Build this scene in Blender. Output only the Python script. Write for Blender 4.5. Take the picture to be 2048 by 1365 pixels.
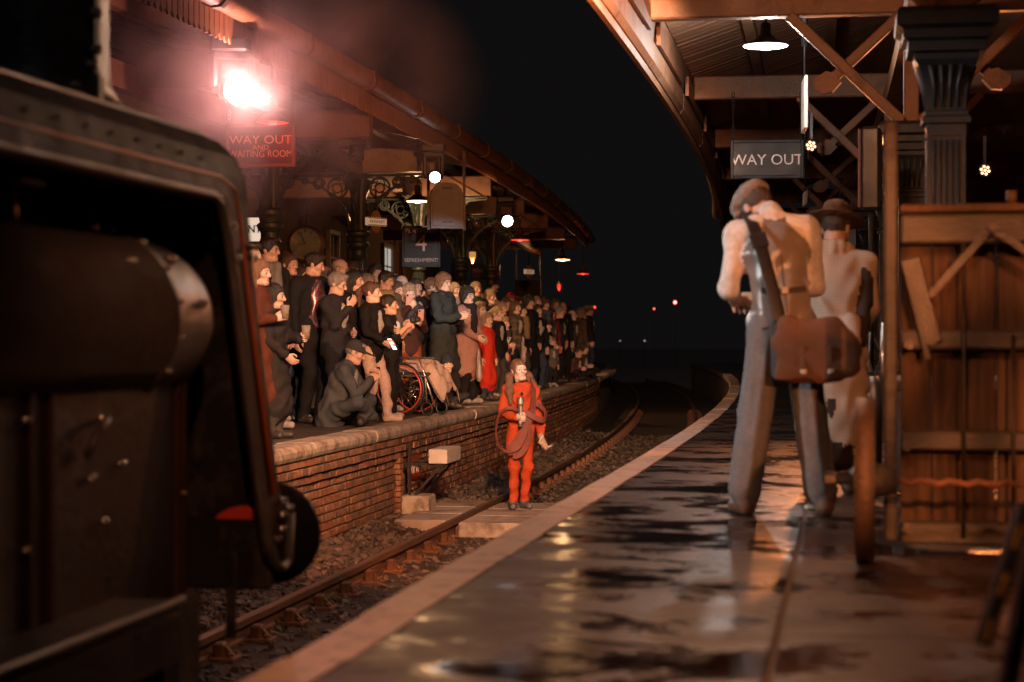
import bpy, math, random
import numpy as np
from mathutils import Vector, Matrix

for o in list(bpy.data.objects): bpy.data.objects.remove(o)
SC = bpy.context.scene
COL = SC.collection
R = math.radians
rnd = random.Random(7)

# ------------------------------------------------------------------ camera
TH = 0.16616                       # the lens points this far left of the line of the track
cam = bpy.data.cameras.new('camera'); cam_o = bpy.data.objects.new('camera', cam); COL.objects.link(cam_o)
cam_o.location = (0, 0, 0.88)
cam_o.rotation_euler = (R(90) - 0.0007, 0, TH)
cam.sensor_width = 36; cam.lens = 70
cam.clip_start = 0.1; cam.clip_end = 1500
cam.dof.use_dof = True; cam.dof.focus_distance = 21.5; cam.dof.aperture_fstop = 2.4
SC.camera = cam_o

# ------------------------------------------------------------------ night sky
W = bpy.data.worlds.new('World'); SC.world = W; W.use_nodes = True
bg = W.node_tree.nodes['Background']
bg.inputs['Color'].default_value = (0.0046, 0.0041, 0.0041, 1); bg.inputs['Strength'].default_value = 1.0
SC.view_settings.view_transform = 'Standard'; SC.view_settings.look = 'None'
SC.view_settings.exposure = 0.0; SC.view_settings.gamma = 1.0
SC.cycles.use_denoising = True
SC.cycles.max_bounces = 6; SC.cycles.diffuse_bounces = 3; SC.cycles.glossy_bounces = 3
SC.cycles.transmission_bounces = 4; SC.cycles.volume_bounces = 1; SC.cycles.transparent_max_bounces = 8
SC.cycles.sample_clamp_indirect = 4.0; SC.cycles.caustics_reflective = False; SC.cycles.caustics_refractive = False
SC.cycles.volume_step_rate = 1.0; SC.cycles.volume_max_steps = 128
AMBER = (1.0, 0.30, 0.09); WARM = (1.0, 0.52, 0.22); WHITE = (1.0, 0.97, 0.95); COOL = (0.86, 0.93, 1.0)

# ------------------------------------------------------------------ the curve of the line
Y0, RAD = 14.7, 424.0
def cv(Y): return -max(0.0, Y - Y0) ** 2 / (2 * RAD)
def hd(Y): return math.atan(max(0.0, Y - Y0) / RAD)        # heading, turns left
def steps(a, b, st):
    n = max(1, int(math.ceil((b - a) / st))); return [a + (b - a) * i / n for i in range(n + 1)]
EDGE_R, EDGE_L, TRACK = -1.512, -4.466, -3.02
RAIL_Z = -0.88

# ------------------------------------------------------------------ materials
MATS = {}
def ramp(nt, fac, stops):
    r = nt.nodes.new('ShaderNodeValToRGB')
    el = r.color_ramp.elements
    el[0].position, el[0].color = stops[0][0], (*stops[0][1], 1)
    el[1].position, el[1].color = stops[-1][0], (*stops[-1][1], 1)
    for p, c in stops[1:-1]:
        e = el.new(p); e.color = (*c, 1)
    nt.links.new(fac, r.inputs[0]); return r.outputs[0]
def noise(nt, scale, detail=4, rough=.55, vec=None, dist=0):
    n = nt.nodes.new('ShaderNodeTexNoise'); n.inputs['Scale'].default_value = scale
    n.inputs['Detail'].default_value = detail; n.inputs['Roughness'].default_value = rough
    n.inputs['Distortion'].default_value = dist
    if vec is not None: nt.links.new(vec, n.inputs['Vector'])
    return n.outputs['Fac']
def coords(nt, kind='Object', scale=(1, 1, 1)):
    t = nt.nodes.new('ShaderNodeTexCoord'); m = nt.nodes.new('ShaderNodeMapping'); m.inputs['Scale'].default_value = scale
    nt.links.new(t.outputs[kind], m.inputs['Vector']); return m.outputs[0]
def mat(name, col, rough=.6, metal=0.0, var=.25, nscale=6, bump=.15, bscale=60, spec=.5, stretch=(1, 1, 1), rvar=.1, emit=None, estr=0, sheen=0, coat=0, wear=None, wearc=None, wscale=3):
    """base colour with mottling, roughness variation and fine relief; wear = amount of a second colour in patches"""
    if name in MATS: return MATS[name]
    m = bpy.data.materials.new(name); m.use_nodes = True; nt = m.node_tree
    b = nt.nodes['Principled BSDF']
    v = coords(nt, 'Object', stretch)
    f = noise(nt, nscale, 5, .6, v)
    lo = tuple(max(0, c * (1 - var)) for c in col); hi = tuple(min(1, c * (1 + var)) for c in col)
    c = ramp(nt, f, [(.3, lo), (.7, hi)])
    if wear:
        w = noise(nt, wscale, 6, .7, v, .3)
        k = ramp(nt, w, [(max(0, .62 - wear * .3), (0, 0, 0)), (min(1, .72 - wear * .2), (1, 1, 1))])
        mx = nt.nodes.new('ShaderNodeMix'); mx.data_type = 'RGBA'
        nt.links.new(k, mx.inputs[0]); nt.links.new(c, mx.inputs[6]); mx.inputs[7].default_value = (*wearc, 1); c = mx.outputs[2]
    nt.links.new(c, b.inputs['Base Color'])
    rr = ramp(nt, f, [(.3, (max(0, rough - rvar),) * 3), (.7, (min(1, rough + rvar),) * 3)])
    nt.links.new(rr, b.inputs['Roughness'])
    b.inputs['Metallic'].default_value = metal; b.inputs['Specular IOR Level'].default_value = spec
    if sheen: b.inputs['Sheen Weight'].default_value = sheen
    if coat: b.inputs['Coat Weight'].default_value = coat; b.inputs['Coat Roughness'].default_value = .15
    if bump:
        bn = nt.nodes.new('ShaderNodeBump'); bn.inputs['Strength'].default_value = bump; bn.inputs['Distance'].default_value = .02
        nt.links.new(noise(nt, bscale, 3, .6, v), bn.inputs['Height']); nt.links.new(bn.outputs[0], b.inputs['Normal'])
    if emit:
        b.inputs['Emission Color'].default_value = (*emit, 1); b.inputs['Emission Strength'].default_value = estr
    MATS[name] = m; return m
def cloth(col, rough=.85, key=None):
    k = key or 'cloth_%03d_%03d_%03d' % tuple(int(c * 999) for c in col)
    return mat(k, col, rough, 0, .16, 40, .28, 240, .12)
def glow(name, col, s):
    if name in MATS: return MATS[name]
    m = bpy.data.materials.new(name); m.use_nodes = True; b = m.node_tree.nodes['Principled BSDF']
    b.inputs['Base Color'].default_value = (*col, 1); b.inputs['Emission Color'].default_value = (*col, 1); b.inputs['Emission Strength'].default_value = s
    MATS[name] = m; return m

# ------------------------------------------------------------------ object helpers
WPOS = {}
def tag(o, label=None, cat=None, group=None, kind=None):
    if label: o['label'] = label
    if cat: o['category'] = cat
    if group: o['group'] = group
    if kind: o['kind'] = kind
    return o
def put(o, parent=None, at=(0, 0, 0)):
    """link o so that its own origin sits at the world point 'at' (parents are never rotated here)"""
    COL.objects.link(o); at = Vector(at)
    if parent is not None:
        o.parent = parent; o.location = at - WPOS[parent.name]
    else: o.location = at
    WPOS[o.name] = at; return o
def thing(name, at, label, cat, group=None):
    o = bpy.data.objects.new(name, None); o.empty_display_size = .1; put(o, None, at); return tag(o, label, cat, group)
def obj(name, me, parent=None, at=(0, 0, 0), rot=None, m=None):
    o = bpy.data.objects.new(name, me)
    if m is not None:
        if not me.materials: me.materials.append(None)
        o.material_slots[0].link = 'OBJECT'; o.material_slots[0].material = m
    put(o, parent, at)
    if rot is not None: o.rotation_euler = rot
    return o
class MB:
    """collects shapes for one mesh object"""
    def __init__(s): s.v = []; s.f = []; s.mi = []; s.sm = []
    def add(s, vs, fs, mi=0, smooth=False):
        n = len(s.v); s.v.extend([tuple(p) for p in vs])
        for f in fs: s.f.append([i + n for i in f]); s.mi.append(mi); s.sm.append(smooth)
        return s
    def box(s, c, size, rz=0.0, mi=0, bev=0.0, M=None):
        hx, hy, hz = size[0] / 2, size[1] / 2, size[2] / 2
        vs = []
        if bev:
            b = min(bev, hx * .9, hy * .9, hz * .9)
            fs = []
            # chamfered box: three quads' worth of corner points
            idx = {}
            for sx in (-1, 1):
                for sy in (-1, 1):
                    for sz in (-1, 1):
                        for ax in range(3):
                            p = [sx * (hx - b), sy * (hy - b), sz * (hz - b)]
                            p[ax] = (sx, sy, sz)[ax] * (hx, hy, hz)[ax]
                            idx[sx, sy, sz, ax] = len(vs); vs.append(p)
            for ax in range(3):
                u, w = [(1, 2), (2, 0), (0, 1)][ax]
                for sg in (-1, 1):
                    q = []
                    for a, d in ((-1, -1), (1, -1), (1, 1), (-1, 1)):
                        k = [0, 0, 0]; k[ax] = sg; k[u] = a; k[w] = d; q.append(idx[(*k, ax)])
                    fs.append(q if sg > 0 else q[::-1])
            for ax in range(3):           # edges along ax
                u, w = [(1, 2), (2, 0), (0, 1)][ax]
                for a in (-1, 1):
                    for d in (-1, 1):
                        k0 = [0, 0, 0]; k0[ax] = -1; k0[u] = a; k0[w] = d
                        k1 = list(k0); k1[ax] = 1
                        q = [idx[(*k0, u)], idx[(*k1, u)], idx[(*k1, w)], idx[(*k0, w)]]
                        fs.append(q if a * d < 0 else q[::-1])
            for sx in (-1, 1):
                for sy in (-1, 1):
                    for sz in (-1, 1):
                        q = [idx[sx, sy, sz, 0], idx[sx, sy, sz, 1], idx[sx, sy, sz, 2]]
                        fs.append(q if sx * sy * sz > 0 else q[::-1])
        else:
            vs = [[x, y, z] for x in (-hx, hx) for y in (-hy, hy) for z in (-hz, hz)]
            fs = [(0, 1, 3, 2), (4, 6, 7, 5), (0, 4, 5, 1), (2, 3, 7, 6), (0, 2, 6, 4), (1, 5, 7, 3)]
        if M is not None: vs = [tuple(M @ Vector(p)) for p in vs]
        else:
            c_, s_ = math.cos(rz), math.sin(rz)
            vs = [(c[0] + p[0] * c_ - p[1] * s_, c[1] + p[0] * s_ + p[1] * c_, c[2] + p[2]) for p in vs]
        return s.add(vs, fs, mi)
    def bar(s, a, b, w, h, mi=0, up=(0, 0, 1), bev=0.0):
        """rectangular bar from a to b, w across, h along 'up'"""
        a, b = Vector(a), Vector(b); d = (b - a); L = d.length; d.normalize()
        x = d.cross(Vector(up)); x = x.normalized() if x.length > 1e-5 else Vector((1, 0, 0)); z = x.cross(d)
        M = Matrix(((x.x, d.x, z.x, (a.x + b.x) / 2), (x.y, d.y, z.y, (a.y + b.y) / 2), (x.z, d.z, z.z, (a.z + b.z) / 2), (0, 0, 0, 1)))
        return s.box((0, 0, 0), (w, L, h), mi=mi, bev=bev, M=M)
    def tube(s, a, b, r0, r1=None, n=10, mi=0, caps=True, smooth=True):
        return s.path([a, b], [r0, r0 if r1 is None else r1], n, mi, caps, smooth)
    def path(s, pts, r, n=8, mi=0, caps=True, smooth=True, closed=False, flat=None):
        """tube along points; flat=(w,h) gives a ribbon-like oval section"""
        pts = [Vector(p) for p in pts]; m = len(pts)
        rs = r if isinstance(r, (list, tuple)) else [r] * m
        vs = []; prev = None
        for i, p in enumerate(pts):
            if closed: t = pts[(i + 1) % m] - pts[i - 1]
            else: t = pts[min(i + 1, m - 1)] - pts[max(i - 1, 0)]
            t.normalize()
            if prev is None:
                x = t.orthogonal().normalized() if abs(t.z) > .95 else t.cross(Vector((0, 0, 1))).normalized()
            else:
                x = prev - t * prev.dot(t); x = x.normalized() if x.length > 1e-6 else t.orthogonal().normalized()
            prev = x; y = t.cross(x)
            for k in range(n):
                a = 2 * math.pi * k / n
                fx, fy = (flat if flat else (1, 1))
                vs.append(p + x * (math.cos(a) * rs[i] * fx) + y * (math.sin(a) * rs[i] * fy))
        fs = []
        for i in range(m if closed else m - 1):
            j = (i + 1) % m
            for k in range(n):
                l = (k + 1) % n; fs.append((i * n + k, i * n + l, j * n + l, j * n + k))
        s.add(vs, fs, mi, smooth)
        if caps and not closed:
            b = len(s.v) - len(vs)
            s.f.append([b + k for k in range(n)][::-1]); s.mi.append(mi); s.sm.append(False)
            s.f.append([b + (m - 1) * n + k for k in range(n)]); s.mi.append(mi); s.sm.append(False)
        return s
    def lathe(s, prof, at=(0, 0, 0), n=16, mi=0, axis='Z', smooth=True, sq=False):
        """profile [(r, t)] turned about an axis through 'at'; sq = square plan with n ignored"""
        vs = []
        if sq: n = 4
        for r, t in prof:
            for k in range(n):
                a = 2 * math.pi * (k + (.5 if sq else 0)) / n
                rr = r * math.sqrt(2) if sq else r
                x, y = rr * math.cos(a), rr * math.sin(a)
                p = {'Z': (x, y, t), 'Y': (x, t, -y), 'X': (t, x, y)}[axis]
                vs.append((at[0] + p[0], at[1] + p[1], at[2] + p[2]))
        fs = [(i * n + k, i * n + (k + 1) % n, (i + 1) * n + (k + 1) % n, (i + 1) * n + k) for i in range(len(prof) - 1) for k in range(n)]
        s.add(vs, fs, mi, smooth and not sq)
        b = len(s.v) - len(vs); m = len(prof)
        s.f.append([b + k for k in range(n)][::-1]); s.mi.append(mi); s.sm.append(False)
        s.f.append([b + (m - 1) * n + k for k in range(n)]); s.mi.append(mi); s.sm.append(False)
        return s
    def sweep(s, prof, ya, yb, st=1.0, mi=0, closed=True, smooth=False, caps=True):
        """profile [(X, z)] carried along the curve of the line"""
        ys = steps(ya, yb, st); n = len(prof); vs = []
        for y in ys:
            c = cv(y)
            for x, z in prof: vs.append((x + c, y, z))
        fs = []
        for i in range(len(ys) - 1):
            for k in range(n if closed else n - 1):
                l = (k + 1) % n; fs.append((i * n + k, i * n + l, (i + 1) * n + l, (i + 1) * n + k))
        s.add(vs, fs, mi, smooth)
        if closed and caps:
            b = len(s.v) - len(vs); m = len(ys)
            s.f.append([b + k for k in range(n)][::-1]); s.mi.append(mi); s.sm.append(False)
            s.f.append([b + (m - 1) * n + k for k in range(n)]); s.mi.append(mi); s.sm.append(False)
        return s
    def prism(s, poly, M, depth, mi=0):
        """2-D outline in the local xz plane, thickened along local y, placed by matrix M"""
        n = len(poly); vs = [M @ Vector((x, -depth / 2, z)) for x, z in poly] + [M @ Vector((x, depth / 2, z)) for x, z in poly]
        fs = [list(range(n)), list(range(2 * n - 1, n - 1, -1))] + [(k, n + k, n + (k + 1) % n, (k + 1) % n) for k in range(n)]
        return s.add(vs, fs, mi)
    def mesh(s, name):
        me = bpy.data.meshes.new(name); me.from_pydata(s.v, [], s.f)
        me.polygons.foreach_set('material_index', s.mi); me.polygons.foreach_set('use_smooth', s.sm)
        me.update(); return me
    def build(s, name, mats, parent=None, at=None):
        me = s.mesh(name)
        for m in (mats if isinstance(mats, (list, tuple)) else [mats]): me.materials.append(m)
        import bmesh
        bm = bmesh.new(); bm.from_mesh(me); bmesh.ops.recalc_face_normals(bm, faces=bm.faces); bm.to_mesh(me); bm.free()
        if at is not None:
            a = Vector(at); me.transform(Matrix.Translation(-a)); return obj(name, me, parent, a)
        if parent is not None:
            a = WPOS[parent.name]; me.transform(Matrix.Translation(-a)); return obj(name, me, parent, a)
        # origin at the foot of the thing
        co = np.array(s.v); a = Vector(((co[:, 0].min() + co[:, 0].max()) / 2, (co[:, 1].min() + co[:, 1].max()) / 2, co[:, 2].min()))
        me.transform(Matrix.Translation(-a)); return obj(name, me, None, a)
def text_mesh(txt, size, ext=.004, bold=0.0):
    cu = bpy.data.curves.new('t', 'FONT'); cu.body = txt; cu.size = size; cu.align_x = 'CENTER'; cu.align_y = 'CENTER'
    cu.extrude = ext; cu.offset = bold; cu.resolution_u = 3
    o = bpy.data.objects.new('t', cu); COL.objects.link(o)
    me = bpy.data.meshes.new_from_object(o.evaluated_get(bpy.context.evaluated_depsgraph_get()))
    bpy.data.objects.remove(o); return me
def lettering(name, txt, size, at, parent, m, rz=0.0, ext=.004, bold=0.0, wide=1.0):
    """raised letters standing upright, read from the -Y side when rz = 0"""
    me = text_mesh(txt, size, ext, bold); me.materials.clear(); me.materials.append(m)
    me.transform(Matrix.Rotation(rz, 4, 'Z') @ Matrix.Rotation(R(90), 4, 'X') @ Matrix.Diagonal((wide, 1, 1, 1)))
    return obj(name, me, parent, at)
def lamp(kind, at, energy, col, parent=None, target=None, size=.1, angle=60, blend=.4, name=None):
    l = bpy.data.lights.new(name or (kind.lower() + '_lamp'), kind); l.energy = energy; l.color = col
    if kind == 'SPOT': l.spot_size = R(angle); l.spot_blend = blend
    l.shadow_soft_size = size
    o = bpy.data.objects.new(l.name, l); put(o, parent, at)
    if target is not None: o.rotation_euler = (Vector(target) - Vector(at)).to_track_quat('-Z', 'Y').to_euler()
    return o

# ================================================================== THE SETTING
ASPH = None
def wet_paving(name, base, puddle_bias):
    m = bpy.data.materials.new(name); m.use_nodes = True; nt = m.node_tree; b = nt.nodes['Principled BSDF']
    v = coords(nt, 'Object', (1.0, 1.0, 1))
    v2 = coords(nt, 'Object', (1.0, 1.15, 1))
    pud = noise(nt, 2.1, 6, .62, v2, .5)
    wet = ramp(nt, pud, [(puddle_bias - .06, (1, 1, 1)), (puddle_bias + .11, (0, 0, 0))])     # 1 = standing water
    grit = noise(nt, 170, 3, .6, v); mott = noise(nt, 5, 5, .6, v)
    dry = ramp(nt, mott, [(.25, tuple(c * .7 for c in base)), (.75, tuple(c * 1.3 for c in base))])
    mx = nt.nodes.new('ShaderNodeMix'); mx.data_type = 'RGBA'; nt.links.new(wet, mx.inputs[0]); nt.links.new(dry, mx.inputs[6])
    mx.inputs[7].default_value = (*[c * .35 for c in base], 1); nt.links.new(mx.outputs[2], b.inputs['Base Color'])
    damp = ramp(nt, noise(nt, 2.3, 4, .6, v), [(.3, (.36,) * 3), (.72, (.60,) * 3)])
    mr = nt.nodes.new('ShaderNodeMix'); mr.data_type = 'RGBA'; nt.links.new(wet, mr.inputs[0]); nt.links.new(damp, mr.inputs[6])
    mr.inputs[7].default_value = (.06, .06, .06, 1); nt.links.new(mr.outputs[2], b.inputs['Roughness'])
    inv = nt.nodes.new('ShaderNodeMath'); inv.operation = 'MULTIPLY_ADD'; inv.inputs[1].default_value = -.55; inv.inputs[2].default_value = .6
    nt.links.new(wet, inv.inputs[0])
    h = nt.nodes.new('ShaderNodeMath'); h.operation = 'MULTIPLY'; nt.links.new(grit, h.inputs[0]); nt.links.new(inv.outputs[0], h.inputs[1])
    h2 = nt.nodes.new('ShaderNodeMath'); h2.operation = 'ADD'; nt.links.new(h.outputs[0], h2.inputs[0]); nt.links.new(noise(nt, 7, 3, .5, v), h2.inputs[1])
    bn = nt.nodes.new('ShaderNodeBump'); bn.inputs['Strength'].default_value = .13; bn.inputs['Distance'].default_value = .01
    nt.links.new(h2.outputs[0], bn.inputs['Height']); nt.links.new(bn.outputs[0], b.inputs['Normal']); b.inputs['Specular IOR Level'].default_value = .27
    return m
def struct(o): return tag(o, kind='structure')
M_ASPH = wet_paving('wet_asphalt', (.068, .045, .035), .45)
M_SLAB = wet_paving('damp_concrete', (.082, .053, .041), .41)
M_PAINT = mat('worn_white_paint', (.80, .62, .53), .45, 0, .12, 9, .3, 90, .5, wear=.32, wearc=(.36, .28, .23), wscale=7)
M_COPE = mat('coping_stone', (.46, .38, .30), .7, 0, .22, 7, .5, 60, wear=.5, wearc=(.20, .15, .11), wscale=5)
M_LPLAT = mat('left_asphalt', (.075, .062, .053), .55, 0, .3, 4, .4, 150, rvar=.2)
M_FIELD = mat('open_ground', (.62, .58, .55), .9, 0, .2, .2, .3, 4)
M_EARTH = mat('track_bed', (.045, .035, .028), .9, 0, .4, 9, .8, 40)
M_BRICKS = [mat('brick_%d' % i, c, .85, 0, .30, 16, .7, 90, .3, wear=.45, wearc=w, wscale=11) for i, (c, w) in enumerate([((.30, .125, .065), (.13, .07, .05)), ((.25, .12, .07), (.36, .22, .14)), ((.20, .11, .07), (.10, .07, .05)), ((.34, .17, .09), (.20, .10, .06)), ((.17, .10, .07), (.28, .17, .11))])]
M_MORTAR = mat('mortar', (.22, .17, .13), .95, 0, .3, 20, .6, 90)

# ground to the horizon
g = MB(); g.box((0, 120, -1.42), (700, 700, .3)); struct(g.build('ground', M_FIELD))
# right platform: solid, with asphalt, slab and painted edge sheets
p = MB(); p.sweep([(EDGE_R + .06, -1.2), (EDGE_R + .06, -.13), (EDGE_R, -.13), (EDGE_R, -.012), (7.5, -.012), (7.5, -1.2)], -3, 75, 1.0)
plat_r = struct(p.build('platform', [mat('platform_core', (.16, .12, .10), .8)]))
s = MB(); s.sweep([(EDGE_R + .02, -.006), (EDGE_R + .02, 0.0), (-.215, 0.0), (-.215, -.006)], -3, 75, .7); o = s.build('asphalt_surface', M_ASPH, plat_r)
s = MB(); s.sweep([(-.195, -.006), (-.195, .001), (7.4, .001), (7.4, -.006)], 22.0, 75, .7); o = s.build('concrete_surface', M_SLAB, plat_r)
s = MB(); s.sweep([(2.21, -.006), (2.21, .001), (7.4, .001), (7.4, -.006)], -3, 21.99, .7); o = s.build('concrete_surface', M_SLAB, plat_r)
for i in range(21):
    for j_ in range(2):
        ya = -2.0 + i * 1.143; xa = -.195 + j_ * 1.2; dz = rnd.uniform(-.0025, .002)
        s = MB(); s.sweep([(xa + .004, -.010), (xa + .006, dz), (xa + 1.194, dz + rnd.uniform(-.0015, .0015)), (xa + 1.196, -.010)], ya + .005, ya + 1.138, .6); s.build('paving_slab', M_SLAB, plat_r)
# painted edge stones, one by one
for i in range(58):
    ya = -1.0 + i * .9; yb = ya + .888
    s = MB(); jx = rnd.uniform(-.006, .006); jz = rnd.uniform(-.002, .003)
    s.sweep([(EDGE_R - .02 + jx, -.11), (EDGE_R - .025 + jx, -.015), (EDGE_R - .012 + jx, .004 + jz), (EDGE_R + .165 + jx, .005 + jz), (EDGE_R + .165 + jx, -.03)], ya, yb, .45)
    s.build('edge_stone', M_PAINT, plat_r)
# left platform
p = MB(); p.sweep([(EDGE_L - .14, -1.3), (EDGE_L - .14, -.02), (-14, -.02), (-14, -1.3)], 8, 75, 1.0)
plat_l = struct(p.build('platform', [M_MORTAR]))
s = MB(); s.sweep([(EDGE_L - .34, -.03), (EDGE_L - .34, -.006), (-13.9, -.006), (-13.9, -.03)], 8, 75, 1.0); s.build('asphalt_surface', M_LPLAT, plat_l)
y = 8.4
while y < 60:
    L = 1.15 + rnd.uniform(-.08, .1); s = MB(); j = rnd.uniform(-.008, .01); jz = rnd.uniform(-.006, .004)
    e = EDGE_L + j
    pr = [(e - .42, -.01 + jz), (e - .05, jz + .002), (e - .018, jz - .012), (e, jz - .045), (e - .002, jz - .085), (e - .02, jz - .118), (e - .05, jz - .13), (e - .42, -.13)]
    s.sweep(pr, y + .004, y + L - .004, .6)
    s.build('coping_stone', M_COPE, plat_l); y += L
# brick face below the coping, brick by brick where they can be told apart
bl, bh, bd = .215, .065, .1
def brick_mesh():
    b = MB(); b.box((0, 0, 0), (bd, bl, bh), bev=.006); return b.mesh('brick')
bmesh_brick = brick_mesh(); bmesh_half = MB().box((0, 0, 0), (bd, .102, bh), bev=.006).mesh('brick')
bricks = []
for row in range(15):
    z = -.165 - row * .077
    proj = .055 if row in (0, 1) else (.028 if row == 2 else 0.0)          # oversailing courses
    yy = 9.0 + (row % 2) * .115
    while yy < 46:
        header = (row % 4 == 3)
        L = .102 if header else bl
        x = EDGE_L - .135 + proj + cv(yy) + rnd.uniform(-.006, .006)
        if not (20.35 < yy < 20.95 and row in (5, 6, 7, 8, 9)):
            bricks.append((x, yy + L / 2, z, header, hd(yy)))
        yy += L + .013
CAMX = np.array([0, 0])
bricks.sort(key=lambda b: (0 if b[1] > 14.3 else 1, b[1]))
def stuff_mesh(name, items, base, mats, parent=None, at=(0, 0, 0)):
    """many small pieces joined: items = (x, y, z, rz, (sx,sy,sz), mat index)"""
    v0 = np.array([v.co[:] for v in base.vertices]); f0 = [list(p.vertices) for p in base.polygons]
    V = []; F = []; MI = []
    for i, (x, y, z, rz, sc, mi) in enumerate(items):
        c_, s_ = math.cos(rz), math.sin(rz); q = v0 * np.array(sc)
        V.append(np.stack([q[:, 0] * c_ - q[:, 1] * s_ + x, q[:, 0] * s_ + q[:, 1] * c_ + y, q[:, 2] + z], 1))
        n = i * len(v0); F.extend([[a + n for a in f] for f in f0]); MI.extend([mi] * len(f0))
    me = bpy.data.meshes.new(name); me.from_pydata(np.concatenate(V).tolist(), [], F); me.polygons.foreach_set('material_index', MI)
    for m in mats: me.materials.append(m)
    me.update(); return obj(name, me, parent, at)
rest = []
bm_by = {}
for i, (x, y, z, hdr, rz) in enumerate(bricks):
    mi = rnd.randrange(5)
    if i < 300:
        me = bmesh_half if hdr else bmesh_brick
        if (hdr, mi) not in bm_by:
            c = me.copy(); c.materials.append(M_BRICKS[mi]); bm_by[hdr, mi] = c
        o = obj('brick', bm_by[hdr, mi], plat_l, (x, y, z), (rnd.uniform(-.02, .02), rnd.uniform(-.02, .02), rz + rnd.uniform(-.015, .015)))
    else: rest.append((x, y, z, rz, (1, .475 if hdr else 1, 1), mi))
tag(stuff_mesh('brickwork', rest, bmesh_brick, M_BRICKS, plat_l, WPOS[plat_l.name]) , kind='stuff').data.transform(Matrix.Translation(-WPOS[plat_l.name]))
s = MB(); s.sweep([(EDGE_L - .13, -1.3), (EDGE_L - .13, -.1), (EDGE_L - .17, -.1), (EDGE_L - .17, -1.3)], 9, 46, 1.0); s.build('mortar_bed', M_MORTAR, plat_l)
# red-brick pier and the dark recess beside it
s = MB()
for k in range(13): s.box((EDGE_L - .09 + cv(20.2) + rnd.uniform(-.008, .008), 20.14, -.37 - k * .058), (.12, .13 + .05 * (k % 2), .05), bev=.005)
s.build('brick_pier', M_BRICKS[3], plat_l)

# ballast: bed sheet and loose stones
s = MB(); s.sweep([(EDGE_L - .2, -1.3), (EDGE_L - .2, -.90), (-4.1, -1.0), (-3.5, -1.055), (-2.5, -1.055), (-1.9, -1.0), (-1.5, -.98), (-1.5, -1.3)], -2, 90, 1.0)
bed = struct(s.build('track_bed', M_EARTH))
ico = MB()
t = (1 + 5 ** .5) / 2
iv = [(-1, t, 0), (1, t, 0), (-1, -t, 0), (1, -t, 0), (0, -1, t), (0, 1, t), (0, -1, -t), (0, 1, -t), (t, 0, -1), (t, 0, 1), (-t, 0, -1), (-t, 0, 1)]
iv = np.array(iv) / (1 + t * t) ** .5
iF = np.array([(0, 11, 5), (0, 5, 1), (0, 1, 7), (0, 7, 10), (0, 10, 11), (1, 5, 9), (5, 11, 4), (11, 10, 2), (10, 7, 6), (7, 1, 8), (3, 9, 4), (3, 4, 2), (3, 2, 6), (3, 6, 8), (3, 8, 9), (4, 9, 5), (2, 4, 11), (6, 2, 10), (8, 6, 7), (9, 8, 1)])
rg = np.random.default_rng(3)
def stones(n, ya, yb, xa, xb, zf, smin, smax):
    Y = ya + (yb - ya) * rg.random(n) ** 1.25; X = xa + (xb - xa) * rg.random(n)
    C = -np.clip(Y - Y0, 0, None) ** 2 / (2 * RAD)
    S = smin + (smax - smin) * rg.random(n) ** 1.6
    V = iv[None] * (1 + .32 * rg.standard_normal((n, 12, 1)).clip(-1.4, 1.4)) * S[:, None, None]
    V *= (.6 + .8 * rg.random((n, 1, 3)))
    a = rg.random(n) * 6.28; ca, sa = np.cos(a)[:, None], np.sin(a)[:, None]
    x, y = V[..., 0] * ca - V[..., 1] * sa, V[..., 0] * sa + V[..., 1] * ca
    zz = np.array([zf(q) for q in X]) + S * .25 * rg.random(n)
    V = np.stack([x + (X + C)[:, None], y + Y[:, None], V[..., 2] * .75 + zz[:, None]], -1)
    return V.reshape(-1, 3), (iF[None] + (np.arange(n) * 12)[:, None, None]).reshape(-1, 3)
def bedz(x): return float(np.interp(x, [EDGE_L - .2, -4.1, -3.5, -2.5, -1.9, -1.5], [-.90, -1.0, -1.055, -1.055, -1.0, -.98]))
V1, F1 = stones(12500, 9, 40, EDGE_L - .1, -1.75, bedz, .012, .037)
V2, F2 = stones(2200, 9, 34, EDGE_L - .1, -3.9, bedz, .03, .05)
V = np.concatenate([V1, V2]); F = np.concatenate([F1, F2 + len(V1)])
me = bpy.data.meshes.new('ballast_stones'); me.from_pydata(V.tolist(), [], F.tolist())
M_BAL = [mat('ballast_%d' % i, c, .62, 0, .4, 25, .4, 60, .5, rvar=.25) for i, c in enumerate([(.115, .085, .065), (.07, .054, .045), (.19, .14, .11)])]
for m in M_BAL: me.materials.append(m)
me.polygons.foreach_set('material_index', np.repeat(rg.choice(3, len(F) // 20, p=[.5, .33, .17]), 20).astype(np.int32))
me.update()
tag(obj('ballast', me), 'loose brown ballast stones around the rails', 'ballast', kind='stuff')

# track: sleepers, chairs and two bullhead rails
M_RUST = mat('rail_side_rust', (.20, .10, .055), .6, .35, .3, 12, .4, 70)
M_RTOP = mat('rail_head_steel', (.24, .15, .095), .5, .7, .2, 30, .1, 100, stretch=(1, .05, 1))
M_SLEEP = mat('sleeper_timber', (.07, .05, .04), .85, 0, .35, 8, .6, 50, stretch=(.2, 1, 1))
track = thing('railway_track', (TRACK, 20, -1.2), 'single railway track curving away between the two platforms', 'track')
sl = MB().box((0, 0, 0), (2.6, .25, .13), bev=.012).mesh('sleeper'); sl.materials.append(M_SLEEP)
ch = MB()
ch.box((0, 0, .018), (.37, .19, .036), bev=.008)
ch.box((.075, 0, .07), (.07, .11, .09), bev=.012); ch.box((-.075, 0, .07), (.07, .11, .09), bev=.012)
ch.prism([(.1, .03), (.175, .03), (.1, .105)], Matrix.Translation((0, 0, 0)), .035); ch.prism([(-.1, .03), (-.1, .105), (-.175, .03)], Matrix.Translation((0, 0, 0)), .035)
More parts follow.
